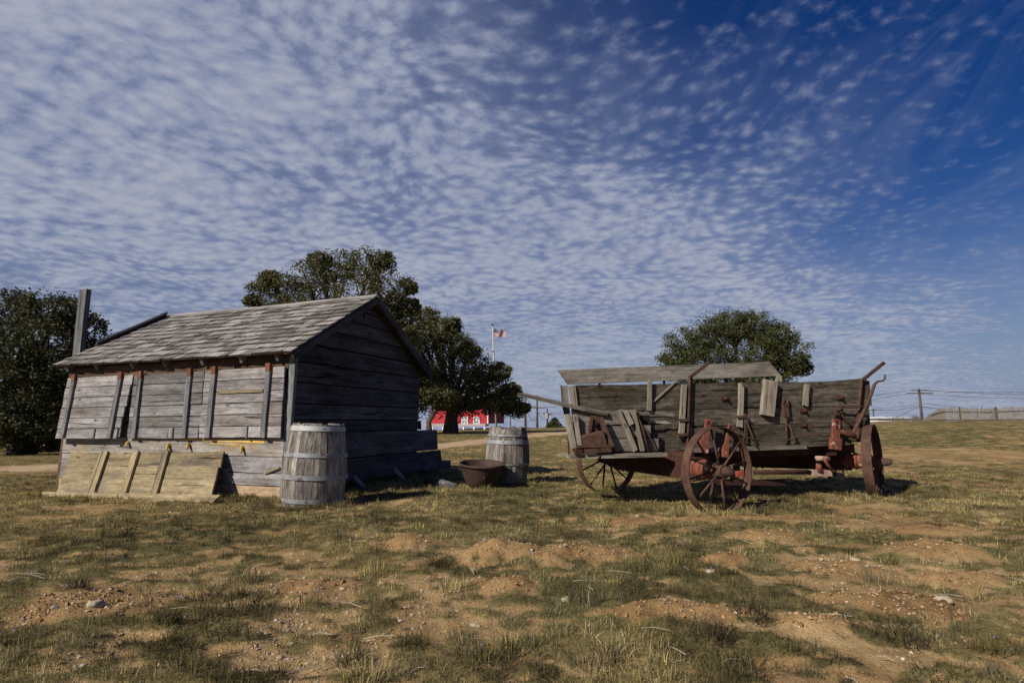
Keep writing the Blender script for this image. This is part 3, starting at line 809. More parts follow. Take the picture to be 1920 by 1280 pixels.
# near side: three boards, the lower two broken off towards the left end
ns = slab("box_side", wag, [W(.95, .035, zbot(.95) + .02), W(4.2, .035, zbot(4.2) + .02), W(4.2, .035, ztop(4.2) - .05), W(.2, .035, ztop(.2) - .05), W(.2, .035, z12(.2) + .03), W(.95, .035, z12(.95) + .03)], WY, .015, M_DARK)
def wrow(f0, f1, a0, a1, off=0.0, mt=M_WAG, rag=.01, par=None, g=.006, segs=8):
    zc0 = (f0(a0) + f1(a0)) / 2; zc1 = (f0(a1) + f1(a1)) / 2
    return board("side_board", par or ns, W(a0, off, zc0), W(a1, off, zc1), ((f1(a0) - f0(a0)) + (f1(a1) - f0(a1))) / 2 - g, .035, WN, mt, segs=segs, wob=.006, rag=rag)
wrow(z12, ztop, .06, 2.80); wrow(z12, lambda a: ztop(a) - .01, 2.81, 4.24, rag=.004)
wrow(z23, z12, .95, 4.22, rag=.03); wrow(zbot, z23, 1.02, 4.2, rag=.02)
board("splinter", ns, W(.62, -.02, 1.12), W(1.35, -.025, 1.075), .05, .02, WN, M_WAGL, segs=5, wob=.012, rag=.04)
board("splinter", ns, W(.95, -.03, 1.00), W(1.30, -.025, .985), .03, .02, WN, M_STAKE, segs=4, wob=.01, rag=.03)
board("splinter", ns, W(1.00, -.03, .93), W(1.42, -.03, .95), .06, .02, WN, M_WAG, segs=5, wob=.014, rag=.04)
board("diagonal_strip", ns, W(1.03, -.03, 1.22), W(1.40, -.03, 1.52), .022, .012, WN, M_STAKE, segs=2, wob=.002)
# lower left bay stepping out towards the viewer
ls = slab("lower_bay", wag, [W(.0, -.10, .64), W(.98, -.10, .66), W(.98, -.10, 1.08), W(.0, -.10, 1.06)], WY, .015, M_DARK)
board("side_board", ls, W(-.02, -.14, 1.03), W(.80, -.14, 1.06), .175, .032, WN, M_WAGL, segs=6, wob=.006, rag=.012)
board("side_board", ls, W(-.02, -.145, .865), W(.95, -.145, .88), .15, .032, WN, M_WAGL, segs=6, wob=.006, rag=.012)
board("side_board", ls, W(-.02, -.14, .715), W(1.05, -.14, .725), .14, .032, WN, M_WAGL, segs=6, wob=.006, rag=.012)
# far side, ends, floor
fs = slab("far_side", wag, [W(.34, BW, zbot(.34)), W(4.24, BW, zbot(4.24)), W(4.24, BW, ztop(4.24) - .1), W(.34, BW, ztop(.34) - .03)], WY, .012, M_DARK)
for f0, f1 in ((z12, ztop), (z23, z12), (zbot, z23)): wrow(f0, f1, .33, 4.24, BW - .02, M_WAG, .01, fs)
fl = slab("floor", wag, [W(.08, .02, zbot(.08) + .02), W(4.22, .02, zbot(4.22) + .02), W(4.22, BW, zbot(4.22) + .02), W(.34, BW, zbot(.34) + .02)], -UP, .03, M_WAG)
for k in range(4):
    board("end_board", wag, W(4.2, 0, .86 + k * .21), W(4.2, BW, .86 + k * .21), .20, .03, WX, M_WAG, segs=3, wob=.004)
    board("end_board", wag, W(.09, 0.03, .70 + k * .21), W(.32, BW - .05, .70 + k * .21), .20, .03, -WX, M_WAG, segs=3, wob=.004)
# end stakes
for a0, a1, zt, zb, o_, w_ in ((-.085, -.055, 1.43, 1.09, -.015, .065), (.01, .045, 1.43, 1.08, -.03, .075)):
    board("end_stake", wag, W(a1, o_, zb), W(a0, o_, zt), w_, .04, WN, M_STAKE, segs=3, wob=.004)
for a0, a1, zt, zb, w_ in ((-.11, -.04, 1.085, .69, .075), (-.015, .035, 1.08, .70, .05)):
    board("end_stake", wag, W(a1, -.20, zb), W(a0, -.20, zt), w_, .045, WN, M_STAKE, segs=3, wob=.004)
tube("edge_wire", wag, [W(-.13, -.03, 1.44), W(-.115, -.03, 1.2), W(-.10, -.17, .95), W(-.095, -.22, .58)], .008, M_BOLT, 6)
board("foot_board", wag, W(-.10, -.20, .60), W(1.08, -.24, .605), .20, .045, UP, M_STAKE, segs=6, wob=.005, rag=.01)
board("foot_board", wag, W(-.15, .02, .603), W(.3, -.04, .60), .12, .03, UP, M_STAKE, segs=3, wob=.005, rag=.02)
# side stakes and irons on the near face
def stake(a0, z0, a1, z1, w, t=.04, mt=M_STAKE, off=-.045): return board("stake", wag, W(a1, off, z1), W(a0, off, z0), w, t, WN, mt, segs=4, wob=.004, rag=.006)
stake(1.02, 1.51, 1.00, 1.135, .05); stake(1.485, 1.46, 1.415, .81, .065); stake(2.29, 1.485, 2.23, .93, .06)
stake(2.70, 1.535, 2.62, 1.075, .175, .07, M_STAKE, -.055); stake(3.25, 1.49, 3.20, 1.205, .06)
for a_, z_ in ((1.445, 1.02), (1.42, .84), (2.25, 1.06), (2.66, 1.32)):
    bar("strap", wag, W(a_ - .075, -.075, z_), W(a_ + .075, -.075, z_), .03, .022, WN, M_BOLT)
for a_, z_ in ((3.18, 1.145), (3.16, .955), (2.05, 1.3), (3.75, 1.32)):
    bar("bolt_plate", wag, W(a_ - .05, -.03, z_), W(a_ + .05, -.03, z_), .05, .018, WN, M_RUSTD)
    tube("bolt", wag, [W(a_, -.03, z_), W(a_, -.075, z_ - .005)], .014, M_RUST, 7)
for a0, zt, a1, zb, tipa, tipz, tipo in ((1.585, 1.585, 1.515, .66, 1.78, 1.74, -.16), (4.11, 1.575, 4.00, .98, 4.36, 1.79, -.17)):
    bar("strap_iron", wag, W(a1, -.035, zb), W(a0, -.035, zt), .05, .025, WN, M_BOLT)
    bar("strap_iron", wag, W(a1 - .03, -.05, zb), W(a0 - .02, -.05, zt), .014, .04, WN, M_RUST)
    bar("bow_arm", wag, W(a0, -.04, zt - .02), W(tipa, tipo, tipz), .04, .03, WN, M_BOLT)
board("stub_post", wag, W(3.60, BW + .02, 1.4), W(3.62, BW + .02, 1.70), .09, .05, WN, M_STAKE, segs=2, wob=.004)
for a_ in (.75, 1.75, 2.75, 3.45):
    bar("side_bracket", wag, W(a_, BW + .058, 1.0), W(a_ + .01, BW + .058, 1.66 + .045 * a_), .035, .018, WN, M_BOLT)
# hook and rods
ring = [W(2.90 + .035 * math.cos(t), -.06, 1.27 + .05 * math.sin(t)) for t in np.linspace(-1.2, 4.3, 10)]
tube("hook", wag, ring, .011, M_RUST, 7)
bar("hook_plate", wag, W(2.895, -.055, 1.23), W(2.905, -.055, 1.06), .07, .03, WN, M_RUST)
tube("rod", wag, [W(2.90, -.05, 1.06), W(2.89, -.05, .70)], .014, M_RUST, 7)
tube("rod", wag, [W(2.93, -.05, .97), W(3.04, -.07, .72)], .010, M_RUST, 7)
tube("rod", wag, [W(2.30, -.07, 1.10), W(2.28, -.07, .70)], .012, M_RUSTD, 7)
tube("rod", wag, [W(2.30, -.08, 1.02), W(2.42, -.10, .68)], .010, M_RUST, 7)
tube("brake_wire", wag, [W(2.10, -.13, .88), W(2.28, -.12, .80), W(2.58, -.1, .745), W(2.85, -.1, .76), W(3.05, -.1, .82), W(3.61, -.1, .87), W(3.9, -.1, 1.0)], .009, M_RUST, 7)
tube("brake_rod", wag, [W(3.60, -.10, 1.03), W(3.59, -.10, 1.15), W(3.63, -.10, 1.195), W(3.85, -.1, 1.185), W(4.10, -.12, 1.20)], .013, M_RUST, 7)
tube("brake_rod", wag, [W(3.62, -.06, 1.02), W(3.75, -.06, 1.17)], .014, M_RUSTD, 7)
tube("brake_lever", wag, [W(3.80, -.12, .80), W(3.90, -.12, .95), W(4.05, -.12, 1.18), W(4.15, -.13, 1.37), W(4.21, -.13, 1.49), W(4.26, -.13, 1.535), W(4.35, -.13, 1.545), W(4.385, -.13, 1.575), W(4.39, -.13, 1.63)],
     [.03, .026, .024, .022, .02, .014, .013, .013, .012], M_RUST, 8)
tube("brake_crank", wag, [W(3.62, -.10, .88), W(3.74, -.14, .84), W(3.83, -.16, .80)], [.035, .04, .03], M_RUSTD, 8)
tube("brake_crank", wag, [W(3.83, -.16, .78), W(3.90, -.14, .90)], [.035, .03], M_RUST, 8)
tube("stay_rod", wag, [W(3.68, -.05, 1.15), W(3.92, -.05, .88)], .014, M_RUSTD, 7)
# red standards with slotted tops
def standard(a0, z0, a1, z1, w, off, lean=0.0):
    st = board("standard", wag, W(a0, off, z0), W(a1, off + lean, z1), w, .035, WN, M_ORNP, segs=1, wob=0)
    d = (W(a1, off + lean, z1) - W(a0, off, z0)); L_ = d.length; d.normalize()
    for t in (.78, .55):
        p = W(a0, off, z0) + d * (L_ * t) + WN * .0185
        bar("slot", st, p, p + d * .05, .022, .004, WN, M_DARK)
    bar("standard_foot", st, W(a0 - .02, off - .01, z0 - .10), W(a0, off - .01, z0 + .05), w * 1.35, .06, WN, M_ORNP)
    return st
standard(1.66, .72, 1.735, 1.03, .07, -.16); standard(1.97, .66, 2.06, .97, .045, -.12); standard(3.55, .74, 3.59, 1.03, .105, -.12)
# sill rail and packing blocks
board("sill_rail", wag, W(1.50, -.03, zbot(1.5) - .005), W(3.15, -.045, .675), .05, .07, WN, M_WAGL, segs=5, wob=.004, rag=.02)
board("sill_rail", wag, W(3.0, -.02, .70), W(3.85, -.02, .725), .06, .06, WN, M_WAG, segs=3, wob=.004, rag=.02)
# underframe
HZ = .485
front_c = Vector((1.83, 7.40, 0)); rear_c = Vector((4.15, 8.41, 0))
near_w = Vector((2.30, 6.50, HZ)); far_w = Vector((1.36, 8.30, HZ)); rnear_w = Vector((4.82, 7.75, HZ)); rfar_w = Vector((3.32, 9.0, HZ))
def zw(v): return v.xy.to_3d() + UP * (tz(v.x, v.y) + HZ)
near_w, far_w, rnear_w, rfar_w = zw(near_w) - UP * .02, zw(far_w) - UP * .02, zw(rnear_w) - UP * .02, zw(rfar_w) - UP * .02
def axle(p, q, nm):
    d = (q - p).normalized(); sd = d.cross(UP)
    ax = board(nm, wag, p + d * .26, q - d * .26, .15, .25, UP, M_OXB, segs=2, wob=.004)
    board("bolster", wag, p + d * .42 + UP * .155, q - d * .42 + UP * .155, .16, .055, UP, M_OXB, segs=2, wob=.003)
    for e, s_ in ((p, d), (q, -d)):
        M = frame(e, s_, UP)
        prof = [(.05, .0), (.05, .075), (.08, .10), (.12, .105), (.13, .095), (.17, .095), (.18, .112), (.21, .112), (.22, .095), (.27, .10), (.28, .118), (.31, .118), (.32, .09), (.36, .08), (.36, 0)]
        lathe("drum", ax, M, prof, M_ORNP if (e - Vector((0, 0, 0))).y < 7.9 else M_OXB, 28)
        for k in range(3):
            c = e + s_ * (.36 + .09 * k) - UP * .10
            tube("axle_bolt", ax, [c, c - UP * .05], .014, M_OXB, 6)
    return ax
fax = axle(near_w, far_w, "front_axle"); rax = axle(rnear_w, rfar_w, "rear_axle")
mid_f = (near_w + far_w) / 2; mid_r = (rnear_w + rfar_w) / 2
board("reach_pole", wag, mid_f + UP * .0, mid_r + UP * .02, .15, .14, UP, M_OXB, segs=3, wob=.004)
for o_ in (.18, .78):
    board("frame_beam", wag, W(.9, o_, .545), W(4.05, o_, .64), .12, .11, WN, M_OXB, segs=3, wob=.004)
board("hitch_beam", wag, W(1.9, .1, .23), W(3.0, .22, .20), .07, .07, WN, M_OXB, segs=2, wob=.004)
bar("cross_beam", wag, W(1.7, .0, .52), W(1.7, BW, .52), .16, .10, UP, M_OXB)
bar("cross_beam", wag, W(3.6, .02, .60), W(3.6, BW, .60), .14, .09, UP, M_OXB)
bar("link_plate", wag, W(3.32, .10, .335), W(3.64, .08, .315), .075, .05, WN, M_PINK)
tube("link_pivot", wag, [W(3.44, .08, .34), W(3.44, .08, .48)], [.045, .035], M_ORNP, 10)
tube("link_roller", wag, [W(3.36, .02, .52), W(3.55, .02, .515)], .032, M_PINK, 12)
tube("link_rod", wag, [W(3.44, .0, .53), W(3.60, .02, .34)], .018, M_ORNP, 8)
tube("link_rod", wag, [W(2.5, .1, .35), W(3.32, .1, .335)], .03, M_OXB, 8)
bar("drawbar_block", wag, W(3.62, .1, .30), W(3.78, .08, .27), .09, .10, WN, M_DARK)
bar("brake_block", wag, W(1.99, -.30, .37), W(2.10, -.30, .37), .07, .05, WN, M_REDP)
# wheels
wheel_cache = {}
def wheel(c, axis, rr=.49, seed=0):
    M = frame(c, axis, UP)
    tb = MT_W
    w = lathe("wheel", wag, M, [(-.055, rr - .012), (-.055, rr), (.055, rr), (.055, rr - .012)], M_RUST, 64, True)
    lathe("hub", w, M, [(-.13, 0), (-.13, .06), (-.05, .066), (-.05, .085), (.0, .085), (.0, .068), (.07, .066), (.07, .075), (.10, .075), (.10, .055), (.165, .052), (.17, .045), (.195, .043), (.195, .0)], M_RUSTD if seed else M_RUST, 24)
    lathe("hub_cap", w, M, [(.194, .0), (.194, .030), (.215, .028), (.215, 0)], M_KETT, 10)
    n = 12
    for k in range(n):
        t = 2 * math.pi * (k + .35) / n; xi = .035 if k % 2 else -.04
        p = M @ Vector((xi, .06 * math.cos(t), .06 * math.sin(t))); q = M @ Vector((xi * .2, (rr - .01) * math.cos(t), (rr - .01) * math.sin(t)))
        tube("spoke", w, [p, q], [.014, .011], M_RUST if not seed else M_RUSTD, 6)
    return w
MT_W = None
fa_ax = (near_w - far_w).normalized(); ra_ax = (rnear_w - rfar_w).normalized()
wheel(near_w, fa_ax); wheel(far_w, -fa_ax, seed=1); wheel(rnear_w, ra_ax); wheel(rfar_w, -ra_ax, seed=1)

# things lying on the wagon
lb = board("loose_board", None, W(.20, BW + .03, 1.625), W(3.57, BW + .03, 1.80), .22, .03, WN + UP * .12, M_WAGL, segs=7, wob=.006, ends=(-.13, -.16))
tag(lb, "long grey board resting above the wagon box's far side", "board")
tp = board("loose_plank", None, W(-.66, -.16, 1.315), W(.45, -.13, 1.085), .14, .03, UP + WN * .25, M_WAGL, segs=5, wob=.006, rag=.02, ends=(.10, .1))
tag(tp, "narrow plank sticking out past the wagon's left end", "plank")
for nm, a0, z0, a1, z1, w_, lab in (("loose_stake", .535, 1.135, .72, .655, .055, "slanted square stake leaning on the wagon's lower left bay"),
                                    ("loose_stake", .725, 1.14, .815, .655, .042, "upright stake beside rusty rods at the wagon's lower left bay"),
                                    ("loose_stake", .62, 1.13, .69, .96, .05, "short stake between two longer stakes on the wagon's left bay")):
    tag(board(nm, None, W(a1, -.225, z1), W(a0, -.19, z0), w_, .045, WN, M_STAKE, segs=4, wob=.004, rag=.006), lab, "stake", "loose stakes leaning on the wagon")
iron = empty("iron_shield", W(.2, -.22, .63), "rusty sheet iron hood and brackets on the wagon's footboard", "iron casting")
slab("hood_top", iron, [W(.03, -.32, .80), W(.30, -.32, .875), W(.33, -.20, .885), W(.05, -.19, .83)], UP, .012, M_RUST)
slab("hood_front", iron, [W(.03, -.322, .66), W(.34, -.322, .70), W(.30, -.322, .878), W(.03, -.322, .805)], -WN, .012, M_RUST)
slab("upright_plate", iron, [W(.15, -.18, .80), W(.30, -.18, .84), W(.29, -.18, 1.07), W(.20, -.18, 1.075), W(.17, -.18, 1.0)], -WN, .018, M_RUST)
bar("bracket", iron, W(.29, -.23, 1.05), W(.42, -.30, .66), .055, .03, WN, M_RUST)
bar("bracket", iron, W(.20, -.19, 1.04), W(.15, -.20, .80), .03, .03, WN, M_RUST)
bar("cross_bar", iron, W(-.04, -.33, .715), W(.40, -.33, .72), .028, .03, WN, M_RUST)
bar("cross_bar", iron, W(.06, -.33, .66), W(.38, -.33, .675), .05, .02, WN, M_RUST)
bar("clamp", iron, W(-.05, -.30, .66), W(.03, -.30, .655), .08, .06, WN, M_RUSTD)
tube("pin", iron, [W(.245, -.20, .93), W(.25, -.21, 1.01)], .012, M_DARK, 6)
tube("hanger", iron, [W(.28, -.30, .68), W(.24, -.30, .58)], .02, M_RUST, 7)
rods = empty("iron_rods", W(.9, -.2, .63), "two thin rusty rods leaning on the wagon's lower left bay", "rods")
tube("rod", rods, [W(.76, -.18, 1.10), W(.83, -.20, .95), W(.90, -.22, .63)], .013, M_RUST, 7)
tube("rod", rods, [W(.82, -.18, .99), W(.90, -.20, .88), W(.99, -.22, .63)], .010, M_RUST, 7)
slab("rod_bracket", rods, [W(.75, -.185, 1.02), W(.80, -.185, 1.00), W(.82, -.185, 1.10), W(.76, -.185, 1.12)], -WN, .02, M_RUSTD)

# ------------------------------------------------------------------ trees
def bark():
    m = MT("oak_bark", .95, .1); o = m.coord()
    n = m.noise(m.vmul(o, (6, 6, 1.5)), 1.0, 5, .65); n2 = m.noise(o, 1.2, 3)
    m.col(m.ramp(m.math('ADD', m.math('MULTIPLY', n, .7), m.math('MULTIPLY', n2, .3)), [(.35, (.035, .028, .022)), (.65, (.13, .11, .09))]))
    m.bump(n, .8, .05); return m.m
def leafm(name, a, b, c):
    m = MT(name, .6, .25); o = m.coord(False)
    n = m.noise(o, .9, 4, .6); n2 = m.noise(o, 9, 3, .6)
    col = m.ramp(m.math('ADD', m.math('MULTIPLY', n, .55), m.math('MULTIPLY', n2, .45)), [(.33, a), (.5, b), (.68, c)])
    m.col(col)
    tr = m.n('ShaderNodeBsdfTranslucent'); m.l(col, tr.inputs[0])
    mx = m.n('ShaderNodeMixShader'); mx.inputs[0].default_value = .22
    m.l(m.b.outputs[0], mx.inputs[1]); m.l(tr.outputs[0], mx.inputs[2])
    m.l(mx.outputs[0], m.t.nodes['Material Output'].inputs[0]); return m.m
M_BARK = bark()
M_LEAF = leafm("live_oak_leaves", (.050, .053, .020), (.104, .103, .039), (.172, .160, .066))
M_LEAFG = leafm("greener_oak_leaves", (.038, .044, .015), (.074, .082, .027), (.122, .126, .046))
M_LEAFD = leafm("dim_oak_leaves", (.028, .032, .014), (.058, .062, .024), (.10, .098, .040))
def leaf_mesh(C, size, seed):
    r = np.random.default_rng(seed); n = len(C)
    a = r.normal(size=(n, 3)); a[:, 2] *= .7; a /= np.linalg.norm(a, axis=1)[:, None]
    b = r.normal(size=(n, 3)); b -= a * (a * b).sum(1)[:, None]; b /= np.linalg.norm(b, axis=1)[:, None]
    s = size * r.uniform(.6, 1.35, n)[:, None]
    V = np.stack([C - a * s, C + b * s * .48, C + a * s, C - b * s * .48], 1).reshape(-1, 3)
    return fast_mesh("leaves", V, np.arange(4 * n).reshape(n, 4))
def tree(name, label, base, trunk_r, fork, lobes, nsub, nleaf, leaf, lm, seed, group="live oaks around the field", lean=(0, 0), density=1.0):
    r = np.random.default_rng(seed); random.seed(seed)
    base = Vector(base); fork = Vector(fork)
    root = empty(name, base, label, "tree", group)
    mid = base.lerp(fork, .5) + Vector((lean[0], lean[1], 0))
    tp = [base - UP * .4, base + (mid - base) * .12, mid, fork]
    v, f = tube_data([p - base for p in tp], [trunk_r * 1.55, trunk_r * 1.15, trunk_r * .9, trunk_r * .8], 12)
    obj("trunk", mesh("trunk", v, f, True), M_BARK, Matrix.Translation(base), root)
    CC = []
    for li, (lx, ly, lz, lr, sq) in enumerate(lobes):
        c = Vector((lx, ly, lz))
        m1 = fork.lerp(c, .45) + Vector((random.uniform(-.3, .3), random.uniform(-.3, .3), random.uniform(-.1, .5))) * lr * .3
        V = []; F = []
        def add(pts, rads, n=7):
            o = len(V); v_, f_ = tube_data([p - base for p in pts], rads, n, False); V.extend(v_); F.extend([tuple(i + o for i in q) for q in f_])
        r0 = trunk_r * .5
        add([fork - UP * .15, m1, c], [r0, r0 * .65, r0 * .32])
        for k in range(nsub):
            d = r.normal(size=3); d /= np.linalg.norm(d); d[2] = d[2] * .85 + .12
            rad = lr * (.35 + .65 * r.uniform() ** .55)
            sc = np.array([lx, ly, lz]) + d * rad * np.array([1, 1, sq])
            cr = lr * r.uniform(.13, .34)
            nl = max(6, int(nleaf * (cr / (lr * .26)) ** 2 * density))
            g = r.normal(size=(nl, 3)); g /= np.maximum(1e-6, np.linalg.norm(g, axis=1))[:, None]
            g *= (r.uniform(size=nl) ** .5)[:, None] * cr * np.array([1.15, 1.15, .72])
            CC.append(sc + g)
            if k % 2 == 0:
                s_ = Vector(sc); m2 = m1.lerp(c, r.uniform(.3, 1.0))
                add([m2, m2.lerp(s_, .5) + Vector((0, 0, random.uniform(-.1, .25))) * lr * .25, s_], [r0 * .22, r0 * .15, r0 * .05], 5)
        ns_ = int(nsub * nleaf * .30); g = r.normal(size=(ns_, 3)); g /= np.linalg.norm(g, axis=1)[:, None]
        CC.append(np.array([lx, ly, lz]) + g * (lr * (.55 + .60 * r.uniform(size=ns_) ** .8))[:, None] * np.array([1, 1, sq]))
        obj("limb", mesh("limb", V, F, True), M_BARK, Matrix.Translation(base), root)
    C = np.concatenate(CC) - np.array(base)
    me_ = leaf_mesh(C, leaf, seed + 5)
    obj("crown", me_, lm, Matrix.Translation(base), root)
    return root
PX, PF = 960.0, 1067.0
CPH = math.atan(150 / 1067)
def at(px, py, y):             # place at depth y along a sight line, for laying out the far field
    a = (px - PX) / PF; b = (640 - py) / PF
    d = Vector((a, math.cos(CPH) - b * math.sin(CPH), math.sin(CPH) + b * math.cos(CPH)))
    return Vector((0, 0, 1)) + d * (y / d.y)
def L(px, py, y, rpx, sq=.85):
    p = at(px, py, y); return (p.x, p.y, p.z, rpx * y / PF, sq)
def gbase(px, y):
    p = at(px, 790, y); return (p.x, p.y, tz(p.x, p.y))
# big oak rising behind the shed roof
tree("oak_tree", "tall spreading live oak rising above the shed roof", gbase(640, 31), .42, at(640, 700, 31),
     [L(520, 550, 31, 48, .8), L(575, 530, 30.5, 50), L(628, 508, 31.5, 46), L(690, 508, 31, 52), L(735, 545, 30.5, 42), L(665, 570, 30, 60), L(560, 590, 30, 60), L(740, 590, 31, 42, .7), L(620, 600, 32, 70), L(700, 620, 31, 60), L(765, 575, 31, 24, .7), L(475, 565, 31, 18, .7), L(505, 525, 31, 22), L(600, 490, 31.5, 22), L(715, 490, 31, 26), L(770, 540, 30.5, 14), L(760, 630, 31, 40)],
     32, 66, .074, M_LEAF, 101)
# oak right of the shed, over the red building
tree("oak_tree", "dark live oak with a thick trunk in front of the red building", gbase(845, 37), .46, at(848, 762, 37),
     [L(790, 640, 37, 50), L(825, 625, 37.5, 42), L(850, 650, 37, 40), L(790, 700, 36.5, 58), L(845, 705, 36, 62), L(895, 690, 37, 42), L(915, 725, 36.5, 46), L(885, 760, 35.5, 48, .6), L(940, 757, 36.5, 34, .7), L(968, 768, 36.5, 20, .8), L(810, 755, 35.5, 46, .6), L(860, 735, 38, 60), L(760, 610, 37, 40), L(800, 598, 37.5, 26), L(845, 612, 37, 22), L(745, 660, 37, 50), L(880, 660, 37, 22), L(935, 700, 36.5, 24), L(958, 735, 36.5, 20), L(985, 765, 36.5, 10)],
     36, 62, .082, M_LEAF, 202)
tree("oak_tree", "slender leaning oak trunk just right of the shed wall", gbase(806, 33), .17, at(818, 766, 33),
     [L(800, 735, 33, 36, .7), L(828, 742, 33, 34, .7), L(770, 715, 33.5, 40)], 34, 60, .08, M_LEAF, 303, lean=(-.25, 0))
# oak at the left edge
tree("oak_tree", "broad shady live oak at the picture's left edge", gbase(48, 23), .42, at(70, 770, 23),
     [L(30, 590, 23, 56), L(95, 585, 22.5, 50), L(150, 620, 23, 46), L(185, 655, 23.5, 34), L(10, 660, 22, 72), L(80, 650, 22, 66), L(135, 690, 22.5, 56), L(60, 720, 22, 66, .8), L(-30, 600, 23, 70), L(-40, 720, 22, 80), L(130, 760, 22.5, 48, .7), L(30, 790, 22, 60, .6), L(95, 805, 22.5, 48, .5), L(-90, 660, 23, 80), L(15, 815, 22, 50, .6), L(75, 822, 23, 40, .6), L(120, 815, 24, 40, .6), L(-50, 800, 22, 60, .7), L(45, 745, 24, 60)],
     42, 62, .066, M_LEAFD, 404)
tree("oak_tree", "dim live oak behind the left edge oak, low boughs to the ground", gbase(110, 32), .34, at(110, 760, 32),
     [L(60, 760, 32, 50, .7), L(130, 740, 32, 56), L(175, 700, 32, 40), L(150, 800, 31, 48, .5), L(30, 810, 31, 50, .5), L(90, 820, 30, 40, .5), L(195, 770, 32, 40), L(10, 700, 32, 70), L(20, 780, 32, 60)], 26, 50, .12, M_LEAFD, 505)
# round oak behind the wagon
tree("oak_tree", "round dense live oak standing behind the wagon box", gbase(1390, 44), .5, at(1395, 745, 44),
     [L(1290, 650, 44, 44), L(1340, 625, 43, 46), L(1375, 612, 44, 40), L(1415, 615, 44, 40), L(1455, 635, 44, 38), L(1475, 665, 43.5, 40), L(1270, 680, 44, 36), L(1330, 680, 43, 50), L(1400, 670, 43, 56), L(1460, 690, 43.5, 40), L(1500, 690, 44, 22, .7), L(1380, 720, 43, 60, .7), L(1300, 715, 43, 44, .7)],
     48, 80, .085, M_LEAFG, 606)
tree("cedar_bush", "small round green cedar beside the power poles", gbase(1040, 60), .1, at(1040, 796, 60),
     [L(1040, 797, 60, 11, .9), L(1032, 801, 60, 9, .8), L(1048, 801, 60, 8, .8), L(1040, 789, 60, 6, 1)], 22, 40, .10, M_LEAFG, 707, None)

# ------------------------------------------------------------------ far buildings, flag, poles, fence
M_BRED = plain("red_siding", (.46, .038, .048), .7, .2, .08, 2)
M_WHITE = plain("white_trim", (.78, .78, .76), .7)
M_DECK = plain("weathered_deck", (.42, .36, .34), .85)
M_TINR = plain("grey_tin_roof", (.30, .30, .31), .6)
M_GLASS = plain("window_glass", (.35, .40, .43), .2, .5)
M_POLE = wood("utility_pole_wood", (.05, .042, .035), (.10, .085, .07), (.16, .14, .12), .2, knots=False)
M_WIRE = plain("wire", (.05, .05, .055), .6)
hy = 54.0
p0 = at(826, 806, hy); hx0 = p0.x; hx1 = at(914, 806, hy).x; hz0 = tz((hx0 + hx1) / 2, hy)
hs = empty("red_building", (hx1, hy, hz0), "small red clapboard building with white trim under the oaks", "building")
zf = hz0 + .55; zt_ = at(915, 768, hy).z
def wbox(name, par, x0, x1, y0, y1, z0, z1, mat):
    c = Vector(((x0 + x1) / 2, (y0 + y1) / 2, z0))
    return obj(name, box_mesh(x0 - c.x, x1 - c.x, y0 - c.y, y1 - c.y, 0, z1 - z0), mat, Matrix.Translation(c), par)
wl_ = wbox("wall", hs, hx0 - 1.2, hx1, hy, hy + 6.5, zf, zt_ + .4, M_BRED)
for k in range(9):
    wbox("siding", wl_, hx0 - 1.21, hx1 + .01, hy - .02, hy + .0, zf + .02 + k * .2, zf + .2 + k * .2, M_BRED)
rfh = obj("roof", mesh("roof", [(hx0 - 1.6 - hx0, -.5, 0), (hx1 + .4 - hx0, -.5, 0), (hx1 + .4 - hx0, 7, 0), (hx0 - 1.6 - hx0, 7, 0), (hx0 - 1.6 - hx0, 3.25, 1.3), (hx1 + .4 - hx0, 3.25, 1.3)],
          [(3, 2, 1, 0), (0, 1, 5, 4), (2, 3, 4, 5), (1, 2, 5), (3, 0, 4)]), M_TINR, Matrix.Translation((hx0, hy, zt_ + .4)), hs)
wbox("corner_trim", hs, hx1 - .02, hx1 + .08, hy - .06, hy + .06, zf, zt_ + .3, M_WHITE)
wbox("deck", hs, hx0 - 1.4, hx1 + .15, hy - 1.3, hy - .06, zf - .22, zf - .02, M_DECK)
for k in range(6):
    xx = hx0 - .6 + k * (hx1 - hx0 + .65) / 5
    wbox("deck_post", hs, xx - .06, xx + .06, hy - 1.25, hy - 1.13, hz0 - .2, zf - .22, M_WHITE)
for wpx in (870, 893):
    c = at(wpx, 788, hy); 
    w_ = wbox("window", hs, c.x - .27, c.x + .27, hy - .05, hy - .025, c.z - .30, c.z + .30, M_GLASS)
    for (xa, xb, za, zb) in ((-.32, -.26, -.35, .35), (.26, .32, -.35, .35), (-.26, .26, .29, .35), (-.26, .26, -.35, -.29), (-.025, .025, -.29, .29), (-.26, -.025, -.025, .025), (.025, .26, -.025, .025)):
        wbox("frame", w_, c.x + xa, c.x + xb, hy - .09, hy - .052, c.z + za, c.z + zb, M_WHITE)
hs.rotation_euler = (0, 0, R(-13))
